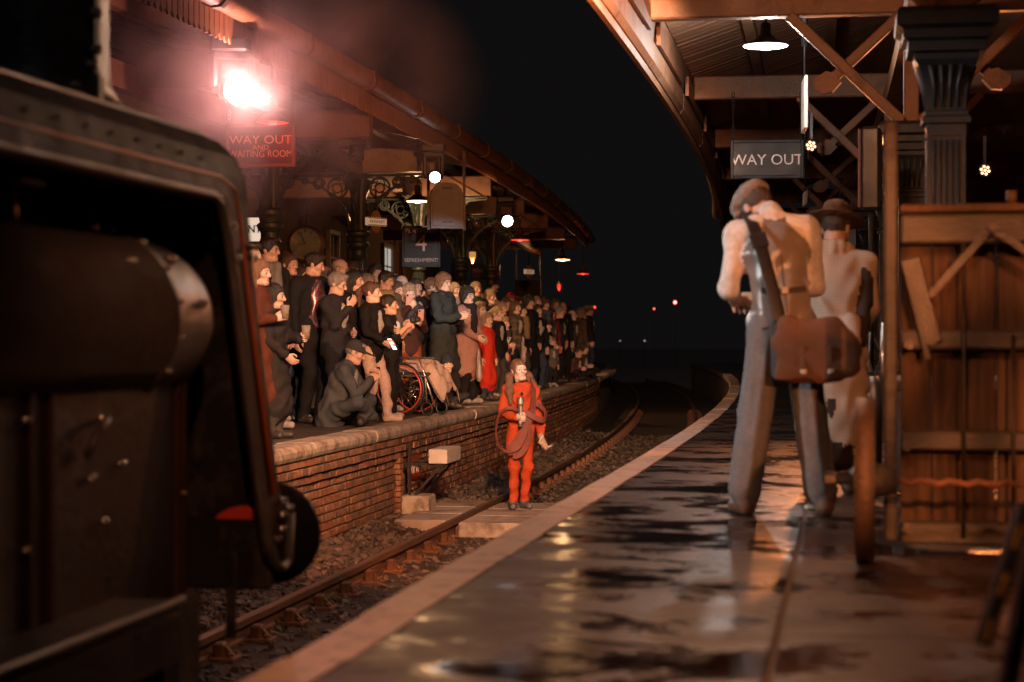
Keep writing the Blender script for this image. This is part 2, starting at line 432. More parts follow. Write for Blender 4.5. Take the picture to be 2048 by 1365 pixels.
for sx in (-1, 1):
    for sy in (-1, 1): ch.tube((sx * .15, sy * .06, .03), (sx * .15, sy * .06, .062), .014, n=6)
chm = ch.mesh('rail_chair'); chm.materials.append(M_RUST)
y = 9.2
while y < 52:
    obj('sleeper', sl, track, (TRACK + cv(y), y, -1.115), (0, 0, hd(y) + rnd.uniform(-.01, .01)))
    for sx in (-1, 1): obj('rail_chair', chm, track, (TRACK + sx * .752 + cv(y), y, -1.05), (0, 0, hd(y)))
    y += .76
for sx in (-1, 1):
    X = TRACK + sx * .752
    pr = [(-.035, 0), (-.035, -.035), (-.012, -.05), (-.012, -.105), (-.032, -.118), (-.032, -.145), (.032, -.145), (.032, -.118), (.012, -.105), (.012, -.05), (.035, -.035), (.035, 0)]
    r = MB(); r.sweep([(X + a, RAIL_Z - .012 + b) for a, b in pr], -2, 90, 1.0)
    r.sweep([(X - .034, RAIL_Z - .013), (X - .03, RAIL_Z - .003), (X - .015, RAIL_Z), (X + .015, RAIL_Z), (X + .03, RAIL_Z - .003), (X + .034, RAIL_Z - .013)], -2, 90, 1.0, mi=1, smooth=True)
    r.build('rail', [M_RUST, M_RTOP], track)
    k = MB()
    for yj in (15.6, 30.1):   # fishplates at a rail joint
        c = cv(yj)
        for sd in (-1, 1): k.box((X + c + sd * .026, yj, RAIL_Z - .09), (.022, .46, .06), rz=hd(yj), bev=.004)
    k.build('fishplate', M_RUST, track)

# foot crossing: concrete boards each side of the rail
M_XB = mat('crossing_concrete', (.40, .33, .27), .7, 0, .2, 6, .5, 80, wear=.4, wearc=(.16, .12, .10))
cr = thing('foot_crossing', (-3.5, 20, -1.05), 'flat concrete foot crossing the girl in orange stands on', 'crossing')
for xa, xb, ya, yb in ((EDGE_L + .10, TRACK - .81, 19.15, 21.5), (TRACK - .66, TRACK + .66, 18.95, 21.3)):
    n = 2 if xb - xa > 1 else 1
    for q in range(n):
        a = xa + (xb - xa) * q / n + .004; b_ = xa + (xb - xa) * (q + 1) / n - .004
        for w in range(3):
            y1 = ya + (yb - ya) * w / 3 + .004; y2 = ya + (yb - ya) * (w + 1) / 3 - .004
            MB().box(((a + b_) / 2 + cv(20), (y1 + y2) / 2, RAIL_Z - .083 + rnd.uniform(-.006, .006)), (b_ - a, y2 - y1, .15), bev=.012).build('crossing_slab', M_XB, cr)

# wall bracket with a pale lineside box, warning plate, stone block
lb = thing('lineside_bracket', (-4.35, 20.6, -.98), 'steel wall bracket carrying a pale box beside the brick platform face', 'bracket')
M_IRON = mat('black_iron', (.03, .028, .027), .55, .5, .3, 10, .3, 60)
M_PALE = mat('pale_grey_box', (.55, .50, .44), .6, 0, .1, 8, .25, 60, wear=.25, wearc=(.3, .22, .16))
X = EDGE_L + cv(20.6)
s = MB()
s.bar((X - .14, 20.32, -.42), (X + .42, 20.32, -.42), .03, .03); s.bar((X - .14, 20.98, -.42), (X + .42, 20.98, -.42), .03, .03)
s.bar((X + .36, 20.3, -.435), (X + .36, 21.0, -.435), .03, .03); s.bar((X + .1, 20.3, -.435), (X + .1, 21.0, -.435), .03, .03)
s.bar((X - .12, 20.34, -.95), (X + .34, 20.34, -.44), .025, .025); s.bar((X - .12, 20.96, -.95), (X + .34, 20.96, -.44), .025, .025)
s.bar((X + .02, 20.3, -.75), (X + .02, 20.3, -.2), .025, .025)
s.build('bracket_frame', M_IRON, lb)
MB().box((X + .33, 20.62, -.335), (.20, .74, .15), bev=.008).build('box', M_PALE, lb)
wp = MB(); wp.box((X - .085, 21.0, -.44), (.012, .66, .5), rz=hd(21))
wpo = wp.build('warning_plate', mat('red_plate', (.36, .07, .035), .5, 0, .2, 10)); tag(wpo, 'red enamel warning plate with white lettering on the brick platform face', 'sign')
M_LET = mat('cream_lettering', (.75, .66, .55), .5, 0, .1)
lettering('lettering', 'OR  ILE', .13, (X - .076, 21.02, -.52), wpo, M_LET, rz=R(90) + hd(21), ext=.002)
MB().box((X - .078, 20.76, -.27), (.004, .1, .014), rz=hd(21)).build('rule_line', M_LET, wpo)
MB().box((X - .078, 21.0, -.655), (.004, .6, .014), rz=hd(21)).build('rule_line', M_LET, wpo)
bk = MB().box((X + .1, 20.35, -.87), (.3, .42, .26), rz=.03, bev=.015).build('stone_block', M_COPE); tag(bk, 'square stone block at the foot of the brick platform face', 'block')

FPX = 3982.0; HOR = 679.67; CT, ST = math.cos(TH), math.sin(TH)
def at(px, py, zc):
    """world point seen at photo pixel (px, py), zc metres in front of the lens"""
    xc = (px - 1024) / FPX * zc
    return Vector((xc * CT - zc * ST, xc * ST + zc * CT, 0.88 - (py - HOR) / FPX * zc))
def onX(px, X):
    """the point of the curved line at offset X that is seen at photo column px"""
    best = None
    for i in range(2400):
        Y = 8 + i * .025; x = X + cv(Y); u = 1024 + FPX * (x * CT + Y * ST) / (Y * CT - x * ST)
        if best is None or abs(u - px) < best[0]: best = (abs(u - px), x, Y)
    return best[1], best[2]
FWD = Vector((-ST, CT, 0)); RIGHT = Vector((CT, ST, 0))

# ================================================================== LEFT CANOPY
M_BROWN = mat('brown_paint', (.17, .075, .038), .5, 0, .2, 5, .3, 50, wear=.3, wearc=(.10, .05, .03))
M_TAN = mat('tan_paint', (.36, .17, .085), .5, 0, .2, 5, .3, 50, wear=.35, wearc=(.20, .10, .05))
M_CREAM = mat('cream_paint', (.42, .36, .31), .55, 0, .15, 5, .3, 50, wear=.4, wearc=(.25, .19, .15))
M_GREEN = mat('dark_green_iron', (.035, .05, .048), .4, .2, .25, 8, .25, 60)
M_BOARD = mat('ceiling_boards', (.13, .065, .040), .65, 0, .3, 4, .3, 40, stretch=(.3, 3, 1))
can = thing('platform_canopy', (-7, 30, 2.8), 'brown timber canopy over the crowded platform with toothed valance', 'canopy')
s = MB(); s.sweep([(-5.10, 3.74), (-5.10, 3.78), (-9.4, 4.75), (-14, 4.3), (-14, 4.25), (-9.4, 4.69)], 9, 56, 1.2); s.build('roof', M_BOARD, can)
s = MB(); s.sweep([(-5.00, 3.78), (-4.98, 3.66), (-5.03, 3.61), (-5.10, 3.60), (-5.17, 3.63), (-5.19, 3.78), (-5.16, 3.78), (-5.14, 3.66), (-5.10, 3.64), (-5.04, 3.66), (-5.03, 3.78)], 9, 56, 1.2, smooth=True); s.build('gutter', M_TAN, can)
for k in range(16):   # gutter joints
    y = 10.2 + k * 2.7; s = MB()
    s.sweep([(-4.985, 3.79), (-4.965, 3.65), (-5.02, 3.59), (-5.10, 3.585), (-5.18, 3.62), (-5.2, 3.79)], y, y + .09, .1); s.build('gutter_joint', M_BROWN, can)
s = MB(); s.sweep([(-5.20, 3.47), (-5.20, 3.76), (-5.235, 3.76), (-5.235, 3.47)], 9, 56, 1.2); s.build('fascia', M_TAN, can)
vb = MB(); vb.prism([(-.055, .26), (-.055, .045), (-.02, 0), (.02, 0), (.055, .045), (.055, .26)], Matrix.Rotation(R(90), 4, 'Z'), .018)
vbm = vb.mesh('valance_board'); vbm.materials.append(M_TAN)
y = 14.0
for k in range(296):
    obj('valance_board', vbm, can, (-5.185 + cv(y), y, 3.40 + rnd.uniform(-.004, .004)), (0, 0, hd(y))); y += .132
# purlins under the roof and cross beams at the columns
for X, z in ((-6.4, 3.98), (-7.9, 4.28)):
    s = MB(); s.sweep([(X - .06, z - .16), (X - .06, z), (X + .06, z), (X + .06, z - .16)], 9, 54, 1.5); s.build('purlin', M_BROWN, can)
COLY = [12.9, 17.4, 22.0, 26.6, 31.2, 35.8, 40.4, 45.0, 49.6]
for i, y in enumerate(COLY):
    c = cv(y); h_ = hd(y); mm = M_CREAM if i in (3,) else M_BROWN
    s = MB(); s.box((-7.35 + c, y, 3.33), (4.2, .17, .32), rz=h_, bev=.012)
    s.prism([(-.0, 0), (-.55, .32), (-.85, .32), (-.30, 0)], Matrix.Translation((-5.4 + c, y, 3.17)), .14)
    s.build('cross_beam', mm, can)
    s = MB(); s.bar((-5.3 + c, y, 3.62), (-9.2 + c, y, 4.55), .12, .14); s.build('rafter', M_BROWN, can)
for k in range(28):
    y = 10 + k * 1.53; s = MB(); c = cv(y); s.bar((-5.25 + c, y, 3.70), (-9.3 + c, y, 4.60), .05, .10); s.build('rafter', M_BOARD, can)
# long beam that ties the column heads together
s = MB(); s.sweep([(-6.50, 3.12), (-6.50, 3.36), (-6.36, 3.36), (-6.36, 3.12)], 9, 54, 1.5); s.build('longitudinal_beam', M_BROWN, can)

def scroll(mb, cx, cz, r, X, y, ux, uy):
    """open cast-iron ring with four inner curls, in the plane of (u, z)"""
    for rr, rt in ((r, .016), (r * .45, .011)):
        pts = [(X + ux * (cx + rr * math.cos(a)), y + uy * (cx + rr * math.cos(a)), cz + rr * math.sin(a)) for a in [2 * math.pi * k / 18 for k in range(18)]]
        mb.path(pts, rt, 6, closed=True)
    for q in range(4):
        a0 = q * math.pi / 2 + .5
        pts = []
        for k in range(7):
            a = a0 + k * .28; rr = r * (.5 + .5 * math.sin(k / 6 * math.pi) * .8)
            pts.append((X + ux * (cx + rr * math.cos(a)), y + uy * (cx + rr * math.cos(a)), cz + rr * math.sin(a)))
        mb.path(pts, .010, 5)
def iron_column(y, X, label):
    c = cv(y); X = X + c
    t = thing('iron_column', (X, y, 0), label, 'column', 'iron columns of the crowded platform')
    b = MB(); b.lathe([(.22, 0), (.22, .12), (.19, .15), (.17, .3), (.15, .34)], (X, y, 0), 24, smooth=False); b.build('base', M_GREEN, t)
    b = MB()
    prof = []
    n = 32
    for z0, r0 in ((.34, .115), (2.02, .098)):
        for k in range(n):
            a = 2 * math.pi * k / n; rr = r0 * (1 if k % 2 else .9); prof.append((X + rr * math.cos(a), y + rr * math.sin(a), z0))
    b.add(prof, [(k, (k + 1) % n, n + (k + 1) % n, n + k) for k in range(n)]); b.build('shaft', M_GREEN, t)
    b = MB(); b.lathe([(.10, 1.96), (.125, 2.0), (.11, 2.04), (.11, 2.10), (.15, 2.16), (.15, 2.20), (.12, 2.22), (.13, 2.27), (.165, 2.31), (.165, 2.35), (.12, 2.38)], (X, y, 0), 24, smooth=False); b.build('moulding', M_GREEN, t)
    b = MB(); n = 24; pr = []
    for z0, r0 in ((2.36, .12), (2.6, .105), (2.9, .11), (3.08, .15)):
        for k in range(n):
            a = 2 * math.pi * k / n; rr = r0 * (1 if k % 2 else .88); pr.append((X + rr * math.cos(a), y + rr * math.sin(a), z0))
    b.add(pr, [(i * n + k, i * n + (k + 1) % n, (i + 1) * n + (k + 1) % n, (i + 1) * n + k) for i in range(3) for k in range(n)])
    b.box((X, y, 3.11), (.34, .34, .07), bev=.01); b.build('capital', M_GREEN, t)
    for ux, uy in ((1, 0), (-1, 0), (0, 1), (0, -1)):
        b = MB()
        pts = [(X + ux * (.11 + 1.0 * (1 - math.cos(q))), y + uy * (.11 + 1.0 * (1 - math.cos(q))), 2.36 + .76 * math.sin(q)) for q in [k / 12 * math.pi / 2 for k in range(13)]]
        for a_, b_ in zip(pts, pts[1:]): b.bar(a_, b_, .05, .035)
        b.bar((X + ux * .12, y + uy * .12, 3.13), (X + ux * 1.12, y + uy * 1.12, 3.13), .05, .03)
        scroll(b, .30, 2.96, .14, X, y, ux, uy); scroll(b, .56, 3.03, .075, X, y, ux, uy); scroll(b, .20, 2.68, .07, X, y, ux, uy)
        scroll(b, .76, 3.07, .04, X, y, ux, uy)
        b.build('bracket', M_GREEN, t)
    return t
iron_column(22.0, -6.43, 'fluted green iron column behind the red-lit way out sign')
iron_column(26.6, -6.43, 'fluted green iron column with scrolled brackets beside the station name totem')
iron_column(31.2, -6.43, 'fluted green iron column just right of the platform four sign')
iron_column(35.8, -6.43, 'dim iron column beyond the platform four sign, above the ginger man')
iron_column(40.4, -6.43, 'farthest dim iron column under the crowded platform canopy')

# ================================================================== STATION BUILDING
WX = -9.9
M_WALL = mat('brown_brick_wall', (.17, .085, .05), .85, 0, .3, 8, .5, 60)
M_FRAME = mat('window_frame_paint', (.30, .22, .15), .5, 0, .15)
M_DOOR = mat('door_paint', (.10, .035, .02), .45, 0, .2)
M_LITWIN = glow('lit_window_glass', (.78, .80, .76), .42)
M_LITWARM = glow('lit_window_warm', (1.0, .55, .25), .35)
M_DARKGL = mat('dark_glass', (.02, .02, .022), .08, 0, .1, 4, 0)
bd_ = thing('station_building', (WX, 35, 0), 'brown brick station building behind the crowd with lit windows', 'building')
s = MB(); s.sweep([(WX, -.02), (WX, 4.7), (WX - .3, 4.7), (WX - .3, -.02)], 14, 60, 1.0); s.build('wall', M_WALL, bd_)
s = MB(); s.sweep([(WX + .035, 0), (WX + .035, .95), (WX + .06, .98), (WX, 1.02), (WX, 0)], 14, 60, 1.0); s.build('dado', M_DOOR, bd_)
def window(px, z0, z1, w, panes, lit, name='window'):
    X, Y = onX(px, WX); h_ = hd(Y); X += .04
    u = Vector((-math.sin(h_), math.cos(h_), 0))
    fr = MB()
    for sy in (-1, 1): fr.box((X + u.x * sy * w / 2, Y + u.y * sy * w / 2, (z0 + z1) / 2), (.1, .09, z1 - z0 + .16), rz=h_)
    for z in (z0 - .04, z1 + .04): fr.box((X, Y, z), (.104, w + .12, .08), rz=h_)
    f = fr.build(name, M_FRAME, bd_)
    nx, nz = panes; pw = (w - .08) / nx; ph = (z1 - z0) / nz
    for i in range(nx):
        for j in range(nz):
            q = MB(); d = -w / 2 + .04 + (i + .5) * pw
            q.box((X - .01 + u.x * d, Y + u.y * d, z0 + (j + .5) * ph), (.012, pw - .035, ph - .035), rz=h_); q.build('pane', lit, f)
    gb = MB()
    for i in range(1, nx):
        d = -w / 2 + .04 + i * pw; gb.box((X + u.x * d, Y + u.y * d, (z0 + z1) / 2), (.03, .035, z1 - z0), rz=h_)
    for j in range(1, nz): gb.box((X, Y, z0 + j * ph), (.034, w - .09, .035), rz=h_)
    if nx * nz > 1: gb.build('glazing_bar', M_FRAME, f)
    return f
window(520, 1.9, 2.75, 1.5, (3, 2), M_DARKGL)
window(662, 1.6, 3.1, 1.0, (2, 3), M_DARKGL)
window(771, 1.75, 3.15, 1.45, (2, 3), M_LITWIN)
window(822, 1.75, 2.15, .9, (2, 1), M_LITWIN)
window(848, 1.75, 2.15, .9, (2, 1), M_LITWIN)
window(925, 1.5, 2.9, 1.5, (2, 3), M_DARKGL)
window(1006, 1.4, 2.7, 1.5, (2, 3), M_LITWARM)
window(1048, 1.6, 2.6, 1.5, (2, 2), M_DARKGL)
window(1112, 1.6, 2.9, 2.6, (3, 2), M_LITWIN)
s = MB()
for px in (600, 700, 800, 905, 985):
    X, Y = onX(px, WX); s = MB(); s.box((X + .05, Y, 1.7), (.16, .35, 3.4), rz=hd(Y), bev=.02); s.build('pilaster', M_WALL, bd_)
# wall clock
X, Y = onX(612, -9.2)
ck = thing('station_clock', (X, Y, 2.2), 'large round clock hanging dim behind the man in the black bomber jacket', 'clock')
b = MB(); b.lathe([(.30, -.05), (.34, -.03), (.34, .05), (.30, .07)], (X, Y, 2.62), 28, axis='Y'); b.build('case', M_BROWN, ck)
b = MB(); b.lathe([(.285, -.062), (.285, -.055)], (X, Y, 2.62), 28, axis='Y'); b.build('dial', mat('clock_dial', (.42, .33, .25), .5), ck)
b = MB()
for k in range(12):
    a = k * math.pi / 6; b.bar((X + .21 * math.sin(a), Y - .066, 2.62 + .21 * math.cos(a)), (X + .265 * math.sin(a), Y - .066, 2.62 + .265 * math.cos(a)), .018, .006)
b.build('hour_mark', M_IRON, ck)
for a, L in ((4.6, .15), (5.9, .22)):
    b = MB(); b.bar((X, Y - .072, 2.62), (X + L * math.sin(a), Y - .072, 2.62 + L * math.cos(a)), .016, .006); b.build('hand', M_IRON, ck)
b = MB(); b.tube((X, Y, 2.95), (X, Y, 4.4), .02, n=6); b.build('hanger', M_IRON, ck)

# ================================================================== SIGNS OF THE LEFT PLATFORM
M_SIGNR = mat('maroon_enamel', (.075, .012, .010), .35, 0, .1, 4, .05)
M_SIGND = mat('dark_enamel', (.012, .0105, .0105), .5, 0, .15, 4, .05, .1)
M_WLET = mat('white_lettering', (.72, .66, .60), .45, 0, .08)
def sign_board(name, px0, px1, py0, py1, zc, lines, label, board, frame, chains=True, lmat=None, top=3.7, yaw=0.0, cat='sign'):
    a, b_ = at(px0, py1, zc), at(px1, py0, zc); c = (a + b_) / 2; w = (b_ - a).xy.length; h = b_.z - a.z
    rz = TH * .35 + yaw
    t = thing(name, (c.x, c.y, a.z), label, cat)
    m = MB(); m.box((c.x, c.y, c.z), (w - .02, .03, h - .02), rz=rz); m.build('panel', board, t)
    u = Vector((math.cos(rz), math.sin(rz), 0)); f = MB(); fw = .035
    for sg in (-1, 1):
        q = c + u * (sg * (w / 2 - fw / 2)); f.box(q, (fw, .06, h), rz=rz, bev=.006)
        f.box((c.x, c.y, c.z + sg * (h / 2 - fw / 2)), (w - 2 * fw - .002, .055, fw), rz=rz, bev=.006)
    f.build('frame', frame, t)
    n = Vector((math.sin(rz), -math.cos(rz), 0))
    for txt, py, hp, *rest in lines:
        p_ = at((px0 + px1) / 2 + (rest[0] if rest else 0), py, zc); p_ = Vector((c.x, c.y, p_.z)) + n * .017 + u * ((rest[0] if rest else 0) / FPX * zc)
        lettering('lettering', txt, hp / FPX * zc * 1.42, p_, t, lmat or M_WLET, rz=rz, ext=.002, bold=.0, wide=(rest[1] if len(rest) > 1 else 1))
    if chains:
        for sg in (-1, 1):
            q = c + u * (sg * (w / 2 - .03)); k = MB()
            z = c.z + h / 2
            while z < top - .03:
                pts = [(q.x + .014 * math.cos(x_) * (1 if int(z * 50) % 2 else .3), q.y + .014 * math.cos(x_) * (.3 if int(z * 50) % 2 else 1), z + .028 + .028 * math.sin(x_)) for x_ in [2 * math.pi * e / 8 for e in range(8)]]
                k.path(pts, .005, 5, closed=True); z += .045
            k.build('chain', M_IRON, t)
    return t
M_PINK = mat('faded_sign_letters', (.80, .42, .34), .5, 0, .1)
sign_board('way_out_sign', 452, 592, 248, 335, 20.2, [('WAY OUT', 281, 17, 0, 1.12), ('AND', 296, 10, 0, 1.1), ('WAITING ROOM', 309, 14, 0, .86)], 'hanging maroon way out and waiting room sign glowing red in the smoke', M_SIGNR, M_BROWN, lmat=M_PINK, top=3.55)
sign_board('platform_number_sign', 804, 882, 452, 535, 29.0, [('PLATFORM', 462, 9, 0, 1.05), ('4', 488, 34), ('REFRESHMENTS', 521, 7.5, 0, .98)], 'dark hanging platform four and refreshments sign above the crowd', M_SIGND, M_SIGND, lmat=mat('dull_letters', (.62, .45, .38), .5), top=3.6)
sign_board('waiting_room_sign', 940, 1000, 528, 560, 44, [('WAITING', 542, 8)], 'small dark waiting sign hanging far back left of the wall windows', M_SIGND, M_SIGND, lmat=mat('dull_letters', (.42, .30, .25), .5), top=3.6)
sign_board('direction_sign', 1030, 1082, 560, 592, 50, [], 'plain dark sign hanging far back under the second name totem', M_SIGND, M_SIGND, top=3.6)
# lit refreshments fascia, mostly hidden behind the engine
lit = thing('refreshments_sign', at(450, 470, 31), 'lit cream refreshments sign at the edge of the engine', 'sign')
a, b_ = at(388, 483, 31), at(538, 436, 31); c = (a + b_) / 2
m = MB(); m.box(c, ((b_ - a).xy.length, .08, b_.z - a.z), rz=TH); m.build('light_box', glow('lit_sign_face', (.95, .86, .70), .62), lit)
f = MB(); f.box((c.x, c.y + .05, c.z), ((b_ - a).xy.length + .06, .1, b_.z - a.z + .06), rz=TH); f.build('casing', M_IRON, lit)
p_ = c + Vector((ST, -CT, 0)) * .045; lettering('lettering', 'REFRESHMENTS', .165, p_, lit, M_IRON, rz=TH, ext=.003, bold=.003, wide=.94)
# station name totems: bar across an upright oval
M_TOT = glow('totem_cream_glow', (.85, .55, .30), .34); M_TOTG = mat('totem_gold', (.55, .36, .14), .4, .2, .1)  # cream bar is given a faint glow of its own
def totem(px, py, hpx, zc, label, word, yaw, gm, em):
    c = at(px, py, zc); k = hpx / FPX * zc; t = thing('station_totem', (c.x, c.y, c.z - k / 2), label, 'sign', 'station name totems')
    Mx = Matrix.Translation(c) @ Matrix.Rotation(yaw, 4, 'Z')
    b = MB(); b.prism([(.30 * k * math.cos(q), .5 * k * math.sin(q)) for q in [2 * math.pi * e / 24 for e in range(24)]], Mx, .03); b.build('oval', gm, t)
    b = MB(); b.prism([(-.62 * k, -.17 * k), (.62 * k, -.17 * k), (.62 * k, .17 * k), (-.62 * k, .17 * k)], Mx, .05); b.build('bar', em, t)
    b = MB()
    for sg in (-1, 1): b.prism([(-.60 * k, sg * .145 * k - .014 * k), (.60 * k, sg * .145 * k - .014 * k), (.60 * k, sg * .145 * k + .014 * k), (-.60 * k, sg * .145 * k + .014 * k)], Mx, .056)
    b.build('border', M_GREEN, t)
    n = Mx.to_3x3() @ Vector((0, -1, 0)); lettering('lettering', word, .19 * k, c + n * .027, t, M_IRON, rz=yaw, ext=.001, wide=1.15)
    b = MB(); b.tube((c.x, c.y, c.z + k * .49), (c.x, c.y, c.z + k * .49 + .25), .012, n=6); b.build('hanger', M_IRON, t)
totem(752, 444, 46, 27.0, 'cream and gold station name totem hanging beside the scrolled iron column', 'KEIGHLEY', R(62), M_TOTG, M_TOT)
totem(1058, 544, 28, 44.0, 'small station name totem hanging far back above the crowd', 'KEIGHLEY', R(70), M_TOTG, M_TOT)

# ================================================================== LAMPS ON THE LEFT PLATFORM
M_ENAM = mat('enamel_shade', (.10, .035, .03), .35, .1, .15)
M_WENAM = mat('white_enamel', (.65, .62, .58), .35, 0, .1)
def shade_lamp(px, py, wpx, zc, label, col, glowc, gs, energy, rod=1.0, group='enamel shade lamps', cat='lamp'):
    c = at(px, py, zc); r = wpx / FPX * zc / 2
    t = thing('shade_lamp', (c.x, c.y, c.z), label, cat, group)
    b = MB(); b.lathe([(r, -.012), (r * 1.0, .0), (r * .62, .05), (r * .25, .10), (.05, .15), (.045, .22), (.02, .24)], c, 24); b.build('shade', M_ENAM, t)
    b = MB(); b.lathe([(r * .97, -.016), (r * .9, -.019), (r * .6, .01), (r * .2, .02)], c, 24); b.build('reflector', glow(glowc[0], glowc[1], gs), t)
    b = MB(); b.lathe([(.03, -.035), (.045, -.03), (.045, -.01), (.03, .01)], c, 12); b.build('bulb', glow(glowc[0] + '_bulb', glowc[1], gs * 3), t)
    b = MB(); b.tube((c.x, c.y, c.z + .22), (c.x, c.y, c.z + .22 + rod), .012, n=6); b.build('rod', M_IRON, t)
    lamp('POINT', (c.x, c.y, c.z - .07), energy, col, t, size=.05, name='lamp_light')
    return t
RED = (1.0, .05, .03)
shade_lamp(545, 243, 66, 19.7, 'red enamel shade lamp glowing above the way out and waiting room sign', RED, ('red_glow', RED), 1.6, 4)
shade_lamp(835, 401, 46, 30.5, 'amber enamel shade lamp left of the big grey speaker', WARM, ('amber_glow', (1, .62, .28)), 6, 190)
shade_lamp(1040, 479, 38, 40.0, 'red shade lamp under the bright round stage light', RED, ('red_glow', RED), 1.6, 6)
shade_lamp(1125, 519, 30, 50.0, 'bright amber strip lamp far along the crowded platform', WARM, ('amber_glow', (1, .62, .28)), 6, 120)
shade_lamp(1166, 547, 26, 55.0, 'farthest red lamp at the end of the crowded platform canopy', RED, ('red_glow', RED), 1.6, 5)
def lantern(px, py, hpx, zc, label, gcol, gs, e, col):
    c = at(px, py, zc); k = hpx / FPX * zc
    t = thing('hanging_lantern', (c.x, c.y, c.z - k / 2), label, 'lantern', 'hanging lanterns')
    b = MB(); b.lathe([(.02 * k, .5 * k), (.05 * k, .3 * k), (.22 * k, .2 * k)], c, 6, smooth=False); b.build('cap', M_TOTG, t)
    b = MB(); b.lathe([(.2 * k, .2 * k), (.2 * k, -.16 * k)], c, 6, smooth=False); b.build('body', glow('lantern_%s' % ('red' if gcol[1] < .3 else 'amber'), gcol, gs), t)
    b = MB(); b.lathe([(.13 * k, -.17 * k), (.10 * k, -.33 * k), (.02 * k, -.48 * k)], c, 8); b.build('tip', glow('lantern_tip_%s' % ('red' if gcol[1] < .3 else 'amber'), gcol, gs * 4), t)
    b = MB(); b.tube((c.x, c.y, c.z + .5 * k), (c.x, c.y, 4.0), .01, n=5); b.build('rod', M_IRON, t)
    if e: lamp('POINT', (c.x, c.y, c.z - .55 * k), e, col, t, size=.05, name='lamp_light')
lantern(945, 511, 34, 38, 'amber hanging lantern right of the platform four sign', (1, .45, .14), .5, 25, WARM)
lantern(1118, 573, 20, 52, 'tiny red lantern far back before the lit window', (1, .05, .03), .6, 0, RED)

# moving-head stage lights
M_HEAD = mat('black_stage_plastic', (.02, .02, .021), .4, 0, .2, 8, .15, 80)
def moving_head(px, py, rpx, zc, label, target, on=True, power=0, angle=30, col=WHITE, hang=3.7, gs=24, blend=.5):
    c = at(px, py, zc); d = (Vector(target) - c).normalized()
    t = thing('stage_light', (c.x, c.y, c.z - .1), label, 'stage light', 'moving-head stage lights')
    back = c - d * .34; r = max(.052, rpx / FPX * zc * 1.25)
    b = MB(); b.path([c, c - d * .05, c - d * .2, back], [r * 1.08, r * 1.1, r * 1.05, r * .75], 18); b.build('head', M_HEAD, t)
    b = MB(); b.path([c + d * .002, c + d * .02], [r * .95, r * .7], 18)
    b.build('lens', glow('stage_lens_on', (1, .98, .96), gs) if on else M_DARKGL, t)
    side = d.cross(Vector((0, 0, 1))).normalized(); mid = c - d * .17; top = Vector((mid.x, mid.y, mid.z + .28))
    b = MB()
    for sg in (-1, 1): b.bar(mid + side * sg * (r + .04), top + side * sg * (r + .04), .05, .10, up=tuple(d), bev=.01); b.tube(mid + side * sg * (r - .01), mid + side * sg * (r + .05), .04, n=12)
    b.bar(top - side * (r + .06), top + side * (r + .06), .1, .07, bev=.01); b.build('yoke', M_HEAD, t)
    b = MB(); b.box((top.x, top.y, top.z + .09), (.32, .26, .12), rz=TH, bev=.02); b.build('base', M_HEAD, t)
    b = MB(); b.tube((top.x, top.y, top.z + .15), (top.x, top.y, max(hang, top.z + .2)), .025, n=8); b.build('clamp', M_HEAD, t)
    if on and power: lamp('SPOT', c + d * .05, power, col, t, target, .06, angle, blend, 'lamp_light')
    return t, c
L1 = at(476, 183, 17.0)
moving_head(476, 183, 22, 17.0, 'blazing white stage light wrapped in pink-tinted smoke above the engine', (-.35, 10.2, 1.1), True, 600, 16, WHITE, gs=26)
moving_head(870, 355, 9, 26.0, 'white stage light hanging on the cream beam above the grey speaker', (-1.2, 14, .8), True, 240, 10, WHITE)
moving_head(1015, 443, 9, 36.0, 'round white stage light far along the crowded canopy', (-1.8, 25, .5), True, 300, 14, WHITE)
moving_head(712, 318, 12, 23.5, 'unlit black stage light hanging under the canopy between the two signs', (-5.6, 22.0, 1.2), False)

# grey back of a hung loudspeaker with its cable
c = at(894, 411, 27.0); sp = thing('hung_loudspeaker', (c.x, c.y, c.z - .32), 'grey moulded loudspeaker back hanging from the crowded canopy', 'speaker')
k = 27.0 / FPX
pr = [(-32 * k, -46 * k), (32 * k, -46 * k), (33 * k, 18 * k), (29 * k, 33 * k), (20 * k, 43 * k), (0, 47 * k), (-20 * k, 43 * k), (-29 * k, 33 * k), (-33 * k, 18 * k)]
M_SPK = mat('grey_speaker_plastic', (.30, .31, .32), .5, 0, .12, 10, .25, 150)
Mx = Matrix.Translation(c) @ Matrix.Rotation(TH + .12, 4, 'Z')
b = MB(); b.prism(pr, Mx @ Matrix.Translation((0, .14, 0)), .24); b.prism([(x * .88, z * .9) for x, z in pr], Mx @ Matrix.Translation((0, .0, 0)), .08); b.build('cabinet', M_SPK, sp)
b = MB()
for z in (.22, -.24): b.prism([(-.07, z), (.07, z), (.07, z + .025), (-.07, z + .025)], Mx @ Matrix.Translation((0, -.04, 0)), .02)
b.build('handle_slot', M_HEAD, sp)
b = MB()
for sx in (-36 * k, 36 * k): b.prism([(sx - .02, -.33), (sx + .02, -.33), (sx + .02, .75), (sx - .02, .75)], Mx @ Matrix.Translation((0, .12, 0)), .03)
b.build('bracket', M_HEAD, sp)
pts = [Mx @ Vector(p) for p in ((-.27, .0, .05), (-.27, .0, -.1), (-.34, .0, -.2), (-.33, .0, -.29), (-.24, .0, -.29))]
b = MB(); b.path(pts, .012, 6); b.build('cable', mat('pale_cable', (.5, .35, .24), .5), sp)

